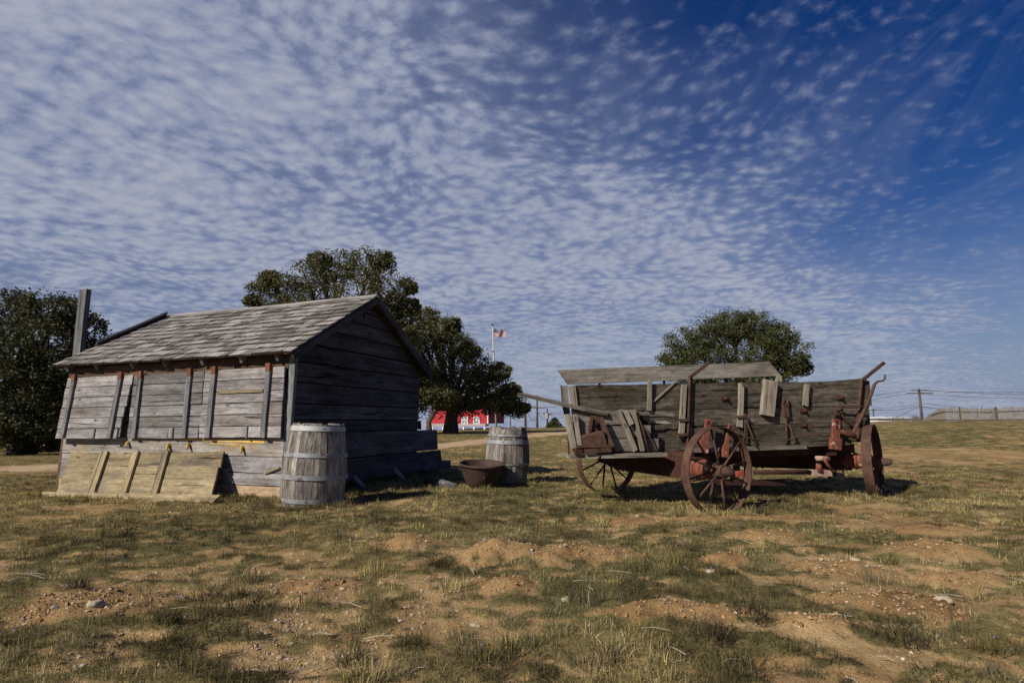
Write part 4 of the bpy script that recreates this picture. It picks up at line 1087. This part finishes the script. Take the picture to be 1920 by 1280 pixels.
# flagpole with flag
fb = at(931, 800, 46); fb.z = tz(fb.x, 46); ftop = at(923.5, 611, 46)
fp = tube("flagpole", None, [fb - UP * .3, fb.lerp(ftop, .5), ftop], [.085, .075, .05], plain("flagpole_paint", (.42, .40, .36), .6), 10)
tag(fp, "tall thin flagpole rising right of the oaks", "flagpole")
lathe("finial", fp, Matrix.Translation(ftop) @ Matrix.Rotation(R(-90), 4, 'Y'), [(0, 0), (0, .07), (.08, .09), (.16, .05), (.18, 0)], M_WIRE, 10)
def flag():
    nxx, nyy = 24, 13
    h0 = at(925, 616, 46); Lf, Hf = .95, .62
    v = []; f = []; mi = []
    for i in range(nxx + 1):
        for j in range(nyy + 1):
            u = i / nxx; w = j / nyy
            v.append((u * Lf, .10 * math.sin(u * 9 + w * 1.5) * (u ** .5), -w * Hf * (1 - .12 * u) - .26 * u * (1 - .35 * u) + .03 * math.sin(u * 11 + 1)))
    for i in range(nxx):
        for j in range(nyy):
            a = i * (nyy + 1) + j; f.append((a, a + 1, a + nyy + 2, a + nyy + 1))
            mi.append(2 if (i < nxx * .4 and j < 7) else (0 if j % 2 == 0 else 1))
    me_ = mesh("flag", v, f, True)
    cm = MT("flag_canton", .8, .1); o = cm.coord(False)
    vo = cm.n('ShaderNodeTexVoronoi'); cm.l(cm.vmul(o, (15, 1, 15)), vo.inputs['Vector']); vo.inputs['Scale'].default_value = 1; vo.inputs['Randomness'].default_value = 0.0
    cm.col(cm.mix(cm.rng(vo.outputs['Distance'], .15, .25, 1, 0), (.02, .03, .12), (.7, .7, .7)))
    for mm in (plain("flag_red", (.30, .02, .028), .8), plain("flag_white", (.55, .53, .52), .8), cm.m): me_.materials.append(mm)
    me_.polygons.foreach_set('material_index', mi)
    so = me_
    o_ = obj("flag", so, None, Matrix.Translation(h0 + Vector((.05, 0, 0)))); 
    md = o_.modifiers.new("thick", 'SOLIDIFY'); md.thickness = .006
    tag(o_, "star-spangled red, white and blue flag flying from the pole", "flag")
flag()
def pole(px, ptop, y, arms, label, r=.13, low=None):
    t = at(px, ptop, y); b = Vector((t.x, y, tz(t.x, y) - .5))
    root = empty("utility_pole", (b.x, b.y, b.z + .5), label, "utility pole", "utility poles beyond the field")
    tube("pole", root, [b, t], [r * 1.15, r * .8], M_POLE, 8)
    for (dz, w_) in arms:
        bar("crossarm", root, t + Vector((-w_ / 2, -.12, -dz)), t + Vector((w_ / 2, -.12, -dz)), .11, .13, UP, M_POLE)
        for k in (-.45, -.2, .2, .45):
            tube("insulator", root, [t + Vector((k * w_, -.12, -dz + .05)), t + Vector((k * w_, -.12, -dz + .22))], .05, M_GLASS, 6)
    return t
tA = pole(985, 738, 66, [], "slim power pole touching the oak's right-hand boughs")
tB = pole(1007, 741, 72, [(1.55, 2.0)], "power pole with one long crossarm near the small cedar")
tC = pole(1026, 765, 86, [(.9, 1.4)], "shorter power pole with a transformer left of the cedar")
pc = at(1025, 778, 86); 
tD = pole(957, 780, 100, [], "distant low power pole left of the others", .1)
tE = pole(1723, 728, 74, [(.25, 2.2), (.62, 3.3)], "power pole with double crossarm left of the picket fence", .16)
tF = pole(1637, 766, 105, [(.25, 3.6)], "distant power pole just right of the wagon's brake lever", .15)
tG = Vector(at(1120, 742, 95)); tH = at(2250, 700, 60); tI = at(1500, 760, 120)
def wire(p, q, sag, label, group):
    pts = [p.lerp(q, t) - UP * (sag * 4 * t * (1 - t)) for t in np.linspace(0, 1, 14)]
    tag(tube("power_line", None, pts, .026, M_WIRE, 5), label, "wire", group)
ordn = ['uppermost', 'second highest', 'third highest', 'fourth highest', 'lowest', 'second lowest']
gR = "wires strung from the double-crossarm pole"
for (oa, za, zb, sg) in ((-1.0, -.2, .2, .6), (1.0, -.2, -.2, .7), (-1.5, -.6, -.8, .7), (0, -1.9, -2.6, .8), (0, -2.3, -3.4, .7), (0, -2.35, -2.9, .7)):
    wire(tE + Vector((oa * .8, 0, za)), tH + Vector((0, 0, zb - 1.2)), sg, "%s wire running right from the double-crossarm pole over the fence" % ordn.pop(0), gR)
ordl = ['uppermost', 'second highest', 'middle', 'second lowest', 'lowest steeply falling']
for (oa, za, tgt, sg) in ((-1.0, -.2, tI + Vector((0, 0, 1.3)), .5), (-1.3, -.6, tI + Vector((0, 0, .2)), .5), (0, -1.9, tF + Vector((0, 0, .3)), .35), (0, -2.2, tF + Vector((0, 0, -.1)), .35), (0, -2.2, tF + Vector((0, 0, -2.6)), .3)):
    wire(tE + Vector((oa, 0, za)), tgt, sg, "%s wire running left from the double-crossarm pole towards the wagon" % ordl.pop(0), gR)
labs = ["upper wire joining the slim pole to the long-crossarm pole", "upper wire running right from the long crossarm behind the wagon", "lower wire running right from the long-crossarm pole behind the wagon",
        "drooping wire from the long-crossarm pole to the transformer pole", "wire rising from the distant low pole to the long-crossarm pole", "deeply drooping lower wire beside the slim pole", "wire running right from the transformer pole behind the wagon"]
for (p, q, sg) in ((tA - UP * .3, tB - UP * 1.5, .3), (tB - UP * 1.5 + Vector((.8, 0, 0)), tG + UP * .2, .5), (tB - UP * 2.2, tG - UP * 1.2, .5), (tB - UP * 1.9, tC - UP * .9, .8), (tD, tB - UP * 2.6, .8), (tA - UP * 1.4, tB - UP * 2.8, .9), (tC - UP * 1.0, tG - UP * 1.5, .4)):
    wire(p, q, sg, labs.pop(0), "wires between the poles left of the wagon")
tr = lathe("transformer_can", None, Matrix.Translation(pc + Vector((.05, -.3, -.5))) @ Matrix.Rotation(R(-90), 4, 'Y'), [(0, 0), (0, .24), (.75, .24), (.82, .15), (.82, 0)], M_DECK, 16)
tag(tr, "grey transformer can hung on the shorter power pole", "transformer")
# low white roof and bare shrubs beyond the crest
lw = at(1645, 784, 95); lw2 = at(1712, 784, 95)
wb = empty("white_building", ((lw.x + lw2.x) / 2, 97, tz(lw.x, 97)), "low white metal building just over the hill crest", "building")
wbox("wall", wb, lw.x, lw2.x, 95, 103, tz(lw.x, 97) - .5, lw.z + .0, M_WHITE)
obj("roof", mesh("roof", [(lw.x - .4 - lw.x, -.4, 0), (lw2.x + .4 - lw.x, -.4, 0), (lw2.x + .4 - lw.x, 8.4, .0), (-.4, 8.4, 0), (-.4, 4, .28), (lw2.x + .4 - lw.x, 4, .28)], [(3, 2, 1, 0), (0, 1, 5, 4), (2, 3, 4, 5), (1, 2, 5), (3, 0, 4)]), M_WHITE, Matrix.Translation((lw.x, 95, lw.z + .003)), wb)
def bare_shrub(px, y, wpx, hpx, label, seed):
    b = at(px, 790, y); b.z = tz(b.x, y) - .1; r = random.Random(seed)
    V = []; F = []
    for k in range(90):
        o = len(V); x0 = r.gauss(0, wpx * .35) * y / PF; hh = hpx * y / PF * r.uniform(.5, 1.0) + (1.0 - b.z)
        pts = [Vector((x0, r.uniform(-.5, .5), 0)), Vector((x0 + r.uniform(-.15, .15), 0, hh * .6)), Vector((x0 + r.uniform(-.35, .35), 0, hh))]
        v_, f_ = tube_data(pts, [.02, .015, .008], 4, False); V += v_; F += [tuple(i + o for i in q) for q in f_]
    tag(obj("bare_shrub", mesh("bare_shrub", V, F), plain("bare_twigs_%d" % seed, (.12, .095, .08), .9), Matrix.Translation(b)), label, "shrub", "bare shrubs on the crest")
bare_shrub(1687, 72, 26, 10, "bare leafless shrub in front of the low white building", 3)
bare_shrub(1718, 70, 14, 12, "bare leafless shrub at the foot of the double-crossarm pole", 4)
# picket fence on the hill
def picket_fence():
    M_PICK = wood("fence_picket_wood", (.10, .082, .062), (.23, .195, .15), (.36, .31, .25), .2, knots=False)
    pts = [(1726, 66, 0), (1748, 63, 14), (1760, 62, 20), (1775, 61, 24), (1800, 60, 24), (1865, 57, 23), (1868, 57, 23), (1960, 54, 27), (2060, 52, 28)]
    P = []
    for px, y, hpx in pts:
        p = at(px, 788, y); P.append((p.x, y, hpx * y / PF))
    root = empty("picket_fence", (P[4][0], P[4][1], tz(P[4][0], P[4][1])), "long weathered picket fence along the hilltop at right", "fence")
    V = []; F = []; r = random.Random(9); o3 = Vector((P[4][0], P[4][1], 0))
    tot = 0
    rails = []
    for (x0, y0, h0), (x1, y1, h1) in zip(P[:-1], P[1:]):
        seg = math.hypot(x1 - x0, y1 - y0); n = max(1, int(seg / .19))
        d = Vector((x1 - x0, y1 - y0, 0)).normalized(); nn = Vector((d.y, -d.x, 0))
        for i in range(n):
            t = i / n; c = Vector((x0 + (x1 - x0) * t, y0 + (y1 - y0) * t, 0)); zb = tz(c.x, c.y); hh = max(.15, h0 + (h1 - h0) * t + r.uniform(-.10, .12)); 
            c = c - o3; o = len(V); w = .075 * r.uniform(.8, 1.15); th = .03; le = r.uniform(-.03, .03)
            for zz_, ww in ((zb - .2, w), (zb + hh, w * .8)):
                for (a, b) in ((-ww, -th), (ww, -th), (ww, th), (-ww, th)):
                    q = c + d * (a + (le if zz_ > zb else 0)) + nn * b; V.append((q.x, q.y, zz_))
            F += [(o + 3, o + 2, o + 1, o), (o + 4, o + 5, o + 6, o + 7)] + [(o + k, o + (k + 1) % 4, o + 4 + (k + 1) % 4, o + 4 + k) for k in range(4)]
        for frac in (.72, .10):
            a_ = Vector((x0, y0, tz(x0, y0) + h0 * frac)) + nn * .07; b_ = Vector((x1, y1, tz(x1, y1) + h1 * frac)) + nn * .07
            if (b_ - a_).length > 1.0 and h0 > .3: rails.append((a_, b_, nn))
    pk = obj("picket_row", mesh("picket_row", V, F), M_PICK, Matrix.Translation(o3), root); pk['kind'] = 'stuff'
    for a_, b_, nn in rails: bar("rail", root, a_, b_, .09, .06, nn, M_POLE)
    for (x0, y0, h0) in (P[4], P[6], P[7]):
        bar("post", root, (x0, y0 - .1, tz(x0, y0) - .2), (x0, y0 - .1, tz(x0, y0) + h0 + .15), .12, .12, (0, -1, 0), M_POLE)
picket_fence()

# ------------------------------------------------------------------ stones
M_STONE = plain("limestone", (.38, .32, .23), .9, .1, .2, 20)
def stone_mesh(r, seed):
    rr = random.Random(seed); v = []; f = []
    n, m = 9, 5
    v.append((0, 0, -r * .5))
    for j in range(1, m):
        ph = math.pi * j / m
        for i in range(n):
            t = 2 * math.pi * i / n; k = r * rr.uniform(.8, 1.15)
            v.append((k * math.sin(ph) * math.cos(t) * 1.2, k * math.sin(ph) * math.sin(t) * .9, -k * math.cos(ph) * .6))
    v.append((0, 0, r * .5))
    for i in range(n): f.append((0, 1 + (i + 1) % n, 1 + i))
    for j in range(m - 2):
        for i in range(n):
            a = 1 + j * n + i; b = 1 + j * n + (i + 1) % n; f.append((a, b, b + n, a + n))
    e = len(v) - 1
    for i in range(n): f.append((e, e - n + i, e - n + (i + 1) % n))
    return mesh("stone", v, f)
def tzd(x, y): return float(terrain(np.array([float(x)]), np.array([float(y)]), True)[0])
for i, (x, y, r, lab) in enumerate(((-.24, 7.0, .038, "white stone in the grass in front of the iron kettle"), (-.25, 3.96, .032, "white stone left of the largest gopher mound"),
                                    (2.39, 3.32, .040, "flat pale stone on the soil at the far right front"), (-2.2, 3.17, .038, "flat pale rock half buried at the left front"),
                                    (2.38, 4.12, .030, "pale stone among grass behind the right-hand mounds"), (1.33, 3.98, .035, "cream stone on bare soil right of centre"),
                                    (.30, 3.32, .030, "small white stone beside the centre tufts"), (-.18, 2.95, .026, "white pebble left of the big front tuft"), (1.35, 6.3, .03, "pale stone in front of the wagon's far left wheel"))):
    o_ = obj("stone", stone_mesh(r, i), M_STONE, Matrix.Translation((x, y, tzd(x, y) + r * .15)) @ Matrix.Rotation(i * 1.3, 4, 'Z'))
    tag(o_, lab, "stone", "pale stones in the field")

def scatter(n, ymin, ymax, power, spread=1.02):
    """points in the field in front of the house and wagon; thinner with distance"""
    u = rng.uniform(size=n)
    k = 2 - power
    y = (ymin ** k + u * (ymax ** k - ymin ** k)) ** (1 / k)
    x = rng.uniform(-1, 1, n) * (spread * y + .6)
    return x, y
def merged_stones(n):
    x, y = scatter(n, 1.7, 9, 1.6)
    gm = fbm(x * 1.1, y * 1.1, 3, 91) + .28 * np.exp(-(((x + .75) / .8) ** 2 + ((y - 3.5) / 1.0) ** 2)) + .2 * np.exp(-(((x + 1.0) / .9) ** 2 + ((y - 2.6) / .5) ** 2))
    keep = (rng.uniform(size=n) < sst(.46, .72, gm)) & (cover(x, y) < .45)
    x, y = x[keep], y[keep]; n = len(x)
    r = np.exp(rng.normal(math.log(.0050), .42, n)).clip(.0025, .017)
    z = terrain(x, y)
    t = (1 + 5 ** .5) / 2
    ico = np.array([(0, 0, 1)] + [(math.cos(a) * .9, math.sin(a) * .9, .35) for a in np.arange(5) * 2 * math.pi / 5] + [(math.cos(a), math.sin(a), -.4) for a in (np.arange(5) + .5) * 2 * math.pi / 5])
    F = []
    for i in range(5):
        j = (i + 1) % 5; F += [(0, 1 + i, 1 + j), (1 + i, 6 + i, 1 + j), (1 + j, 6 + i, 6 + j)]
    F = np.array(F)
    ca = rng.uniform(0, 6.28, n); sc = rng.uniform(.65, 1.35, (n, 11, 3)) * rng.uniform(.7, 1.3, (n, 1, 3)) * np.array([1, 1, .7])
    V = ico[None] * sc * r[:, None, None]
    c, s = np.cos(ca)[:, None], np.sin(ca)[:, None]
    V = np.stack([V[..., 0] * c - V[..., 1] * s, V[..., 0] * s + V[..., 1] * c, V[..., 2]], -1)
    V += np.stack([x, y, z + r * .25], 1)[:, None]
    T = (F[None] + (np.arange(n) * 11)[:, None, None]).reshape(-1, 3)
    me_ = fast_mesh("gravel", V.reshape(-1, 3), T)
    col = np.array([(.40, .32, .22), (.50, .43, .33), (.30, .20, .12), (.44, .36, .26)])[rng.integers(0, 4, n)] * rng.uniform(.7, 1.15, (n, 1))
    at_ = me_.attributes.new("tint", 'FLOAT_COLOR', 'POINT')
    at_.data.foreach_set('color', np.repeat(np.concatenate([col, np.ones((n, 1))], 1), 11, 0).astype(np.float32).ravel())
    tag(obj("gravel", me_, tint_mat("gravel_stone", .95)), "scattered small pale gravel on the bare soil", kind='stuff')
def tint_mat(name, rough=.8, trans=0.0):
    m = MT(name, rough, .12)
    a = m.n('ShaderNodeAttribute', attribute_name="tint"); m.col(a.outputs['Color'])
    if trans:
        tr = m.n('ShaderNodeBsdfTranslucent'); m.l(a.outputs['Color'], tr.inputs[0]); mx = m.n('ShaderNodeMixShader'); mx.inputs[0].default_value = trans
        m.l(m.b.outputs[0], mx.inputs[1]); m.l(tr.outputs[0], mx.inputs[2]); m.l(mx.outputs[0], m.t.nodes['Material Output'].inputs[0])
    return m.m
merged_stones(34000)
def clods(n):
    x, y = scatter(n, 1.7, 8, 1.5); _, mc_ = mound_fields(x, y); c = cover(x, y)
    keep = (rng.uniform(size=n) < .12 + .88 * sst(.2, .8, mc_)) & (c < .35); x, y = x[keep], y[keep]; n = len(x)
    r_ = np.exp(rng.normal(math.log(.0072), .45, n)).clip(.003, .017); z = terrain(x, y)
    tet = np.array([(0, 0, 1), (.95, .1, -.2), (-.4, .85, -.25), (-.5, -.8, -.2), (.3, -.5, .5), (-.3, .4, .55)], float)
    V = tet[None] * rng.uniform(.6, 1.4, (n, 6, 3)); a = rng.uniform(0, 6.28, n); c_, s_ = np.cos(a)[:, None], np.sin(a)[:, None]
    V = np.stack([V[..., 0] * c_ - V[..., 1] * s_, V[..., 0] * s_ + V[..., 1] * c_, V[..., 2] * .75], -1) * r_[:, None, None] + np.stack([x, y, z + r_ * .1], 1)[:, None]
    F = np.array([(0, 4, 5), (4, 1, 5), (5, 1, 2), (0, 5, 2), (0, 2, 3), (0, 3, 4), (4, 3, 1), (1, 3, 2)])
    me_ = fast_mesh("soil_clods", V.reshape(-1, 3), (F[None] + (np.arange(n) * 6)[:, None, None]).reshape(-1, 3))
    col = np.array([(.30, .185, .085), (.36, .235, .115), (.22, .135, .062)])[rng.integers(0, 3, n)] * rng.uniform(.75, 1.2, (n, 1))
    at_ = me_.attributes.new("tint", 'FLOAT_COLOR', 'POINT')
    at_.data.foreach_set('color', np.repeat(np.concatenate([col, np.ones((n, 1))], 1), 6, 0).astype(np.float32).ravel())
    tag(obj("soil_clods", me_, tint_mat("soil_clod", .97)), "crumbled soil clods on the gopher mounds and bare ground", kind='stuff')
clods(45000)

# ------------------------------------------------------------------ grass
M_GRASS = tint_mat("grass_blades", .7, .2)
PAL = np.array([(.074, .076, .027), (.130, .124, .040), (.215, .180, .060), (.34, .262, .098), (.46, .37, .175), (.095, .076, .047), (.19, .16, .103), (.105, .118, .034)])
def inside_shed(x, y):
    dx = x - SP.x; dy = y - SP.y
    s_ = dx * SU.x + dy * SU.y; d_ = dx * SV.x + dy * SV.y
    return (s_ > -.02) & (s_ < LW + .05) & (d_ > -.02) & (d_ < GW + .05)
def blades(name, label, cx_, cy_, nb, rad, hgt, wid, pal_w, splay=.55, tone=None):
    """cx_,cy_,nb,rad,hgt per clump -> one mesh of curved blades"""
    k = np.repeat(np.arange(len(cx_)), nb); n = len(k)
    a = rng.uniform(0, 2 * math.pi, n); rr = rad[k] * np.sqrt(rng.uniform(size=n))
    x = cx_[k] + rr * np.cos(a); y = cy_[k] + rr * np.sin(a)
    ok = ~inside_shed(x, y); x, y, a, rr, k = x[ok], y[ok], a[ok], rr[ok], k[ok]; n = len(x)
    z = terrain(x, y) - .004
    h = hgt[k] * rng.uniform(.45, 1.15, n)
    la = a + rng.normal(0, 1.0, n); lm_ = np.abs(rng.normal(.25, splay, n)) * (.4 + rr / np.maximum(rad[k], 1e-4))
    lx, ly = np.cos(la) * lm_ * h, np.sin(la) * lm_ * h
    hz_ = h / np.sqrt(1 + .6 * lm_ ** 2)
    wa = rng.uniform(0, math.pi, n); w = wid[k] * rng.uniform(.7, 1.3, n) * .5
    wx, wy = np.cos(wa) * w, np.sin(wa) * w
    b0 = np.stack([x - wx, y - wy, z], 1); b1 = np.stack([x + wx, y + wy, z], 1)
    m0 = np.stack([x + lx * .4 - wx * .7, y + ly * .4 - wy * .7, z + hz_ * .62], 1); m1 = np.stack([x + lx * .4 + wx * .7, y + ly * .4 + wy * .7, z + hz_ * .62], 1)
    tp = np.stack([x + lx, y + ly, z + hz_ * (1 - .18 * np.clip(lm_, 0, 2))], 1)
    V = np.stack([b0, b1, m1, m0, tp], 1).reshape(-1, 3)
    o = (np.arange(n) * 5)[:, None]
    T = np.concatenate([o + np.array([[0, 1, 2]]), o + np.array([[0, 2, 3]]), o + np.array([[3, 2, 4]])])
    me_ = fast_mesh(name, V, T)
    # clump tone: greener or strawier patches
    p = np.array(pal_w, float)
    dry = fbm(cx_ * .9, cy_ * .9, 3, 141)
    base = rng.choice(len(PAL), len(cx_), p=p / p.sum())
    alt = np.array([3, 4, 3, 4, 4, 6, 4, 2])
    base = np.where((dry > .57 - .09 * sst(4.5, 7, cy_)) & (rng.uniform(size=len(cx_)) < .65), alt[base], base)
    bi = np.where(rng.uniform(size=n) < .62, base[k], rng.choice(len(PAL), n, p=p / p.sum()))
    tone = .36 + .92 * sst(.32, .72, fbm(cx_ * 2.1, cy_ * 2.6, 3, 151)) + .16 * sst(5, 8, cy_)
    col = PAL[bi] * rng.uniform(.75, 1.25, (n, 1)) * tone[k][:, None]
    at_ = me_.attributes.new("tint", 'FLOAT_COLOR', 'POINT')
    at_.data.foreach_set('color', np.repeat(np.concatenate([col, np.ones((n, 1))], 1), 5, 0).astype(np.float32).ravel())
    return tag(obj(name, me_, M_GRASS), label, kind='stuff')
# short turf near the camera
x, y = scatter(64000, 1.7, 11.5, 1.55)
c = cover(x, y); keep = rng.uniform(size=len(x)) < c * .90 + .10; x, y = x[keep], y[keep]; c = c[keep]; n = len(x)
nb = rng.integers(5, 13, n); sc = np.clip(y / 5, .75, 1.8)
blades("short_grass", "short patchy winter grass over the near field", x, y, nb, rng.uniform(.015, .055, n) * sc, rng.uniform(.014, .042, n) * (.6 + .5 * c) * np.sqrt(sc), .0024 * sc, (2.5, 3.5, 4, 4, 2.6, 3, 3, 1.4), 1.0)
# taller clumps
x, y = scatter(11000, 1.7, 12, 1.5); c = cover(x, y); keep = rng.uniform(size=len(x)) < sst(.45, .9, c) * .8 + .01; x, y = x[keep], y[keep]; n = len(x)
blades("grass_clumps", "tufty taller grass clumps scattered over the near field", x, y, rng.integers(14, 34, n), rng.uniform(.03, .075, n), rng.uniform(.035, .078, n), np.full(n, .0028) * np.clip(y / 4, .9, 2), (3, 2.5, 2, 3, 3, 4, 4, 1), .95)
# bunch-grass tussocks
tx = np.array([(-.10, 2.55), (.02, 2.62), (-.2, 2.62), (.36, 2.55), (.42, 2.6), (1.80, 2.76), (2.06, 2.64), (-1.65, 2.9), (-1.5, 3.0), (-1.4, 3.15), (-1.75, 3.45), (-1.55, 3.4), (-.55, 2.35), (-.65, 2.5), (.95, 2.75), (1.2, 3.0), (.4, 3.3),
               (-.35, 3.55), (.85, 4.0), (1.15, 4.2), (-2.6, 3.6), (2.7, 4.3), (1.4, 4.6), (-.9, 3.9), (-.5, 4.1), (1.75, 6.1), (1.95, 6.25), (2.15, 6.2), (2.45, 6.1), (2.7, 6.35), (3.1, 6.9), (3.4, 7.1), (1.2, 6.9), (3.8, 7.2), (-1.8, 7.6), (-1.2, 8.2), (1.0, 2.5), (-1.1, 3.2), (2.3, 3.75), (-3.0, 4.2)])
n = len(tx)
blades("tussocks", "bushy grey-brown tussocks standing out of the turf", tx[:, 0], tx[:, 1], np.full(n, 150), rng.uniform(.05, .11, n), rng.uniform(.075, .125, n), np.full(n, .003), (2.5, 1.5, 1.5, 2, 3, 5, 4, .5), .95)
# grass along the foot of the shed and under the wagon
s_ = rng.uniform(-.1, 4.6, 900); d_ = -np.abs(rng.normal(0.05, .22, 900)) - .05
x = SP.x + SU.x * s_ + SV.x * d_; y = SP.y + SU.y * s_ + SV.y * d_; 
v_ = rng.uniform(0, 4.4, 700); o_ = np.abs(rng.normal(.05, .25, 700)) + .06
x = np.concatenate([x, SP.x - SU.x * o_ + SV.x * v_]); y = np.concatenate([y, SP.y - SU.y * o_ + SV.y * v_]); n = len(x)
blades("shed_foot_grass", "ragged dry grass along the foot of the shed", x, y, rng.integers(8, 20, n), rng.uniform(.02, .06, n), rng.uniform(.05, .11, n), np.full(n, .004), (2, 3, 3, 4, 3, 2, 2, 2), .5)
# longer grass where nothing treads: round the wheels, barrels and kettle
px_, py_ = [], []
for (ex, ey, er, en) in ((near_w.x, near_w.y, .30, 60), (far_w.x, far_w.y, .30, 50), (rnear_w.x, rnear_w.y, .30, 50), (rfar_w.x, rfar_w.y, .3, 40), (b1x, b1y, .44, 110), (b2x, b2y, .38, 70), (kx, ky, .22, 60), (-.95, 8.85, .3, 40), (3.0, 7.2, .5, 60)):
    a_ = rng.uniform(0, 6.283, en); q_ = er + np.abs(rng.normal(0, .07, en)); px_.append(ex + np.cos(a_) * q_); py_.append(ey + np.sin(a_) * q_)
x = np.concatenate(px_); y = np.concatenate(py_); n = len(x)
blades("rank_grass", "longer straw grass round the wheels, barrels and kettle", x, y, rng.integers(8, 22, n), rng.uniform(.02, .06, n), rng.uniform(.05, .12, n), np.full(n, .0038), (1.5, 2, 3, 4, 4, 2, 3, 1.5), .6)
# farther field
x, y = scatter(26000, 11, 34, 1.4); c = cover(x, y); keep = rng.uniform(size=len(x)) < c; x, y = x[keep], y[keep]; n = len(x)
blades("field_grass", "short mixed green and straw grass over the far field", x, y, rng.integers(5, 10, n), rng.uniform(.05, .16, n) * np.sqrt(y / 11), rng.uniform(.025, .055, n), .0045 * y / 11, (2, 4, 4, 4, 2, 3, 2, 1.5), .7)
# dead straw lying flat
x, y = scatter(17000, 1.7, 9, 1.55); n = len(x)
blades("straw_litter", "dead straw lying flat on the soil", x, y, rng.integers(2, 6, n), rng.uniform(.02, .08, n), rng.uniform(.010, .022, n), .0022 * np.clip(y / 4, .8, 1.8), (.3, .5, 2, 4, 3, 2, 4, .2), 2.6)
# tiny purple wildflowers
def flowers():
    x, y = scatter(240, 1.9, 6, 1.4); c = cover(x, y); f1 = fbm(x * 1.3, y * 1.3, 2, 171)
    keep = (c > .25) & (f1 > .55); x, y = x[keep], y[keep]; n = len(x); z = terrain(x, y) + rng.uniform(.02, .05, n)
    V = []; F = []
    for i in range(n):
        for k in range(3):
            o = len(V); a = rng.uniform(0, 6.28); s = rng.uniform(.003, .006); p = np.array([x[i], y[i], z[i]]) + rng.normal(0, .008, 3)
            u = np.array([math.cos(a), math.sin(a), rng.uniform(-.4, .4)]) * s; w = np.array([-math.sin(a), math.cos(a), rng.uniform(.2, 1)]) * s
            V += [p - u, p - w, p + u, p + w]; F.append((o, o + 1, o + 2, o + 3))
    tag(obj("wildflowers", mesh("wildflowers", V, F), plain("purple_petals", (.30, .18, .45), .7)), "tiny purple wildflowers dotted through the turf", kind='stuff')
flowers()
# leaf litter and twigs
def litter():
    r = random.Random(5); V = []; F = []
    for k in range(160):
        yy = r.uniform(1.9, 8) ; xx = r.uniform(-1, 1) * yy; a = r.uniform(0, 6.28); L_ = r.uniform(.04, .16); z0 = tzd(xx, yy) + .012
        d = Vector((math.cos(a), math.sin(a), r.uniform(-.05, .25))); p = Vector((xx, yy, z0)); o = len(V)
        v_, f_ = tube_data([p, p + d * L_ * .5 + UP * .006, p + d * L_ + Vector((r.uniform(-.02, .02), r.uniform(-.02, .02), 0))], [.0022, .002, .001], 4, False)
        V += v_; F += [tuple(i + o for i in q) for q in f_]
    tag(obj("dry_stems", mesh("dry_stems", V, F), plain("straw_stems", (.42, .37, .28), .8)), "bleached dry stems and twigs lying on the soil", kind='stuff')
litter()
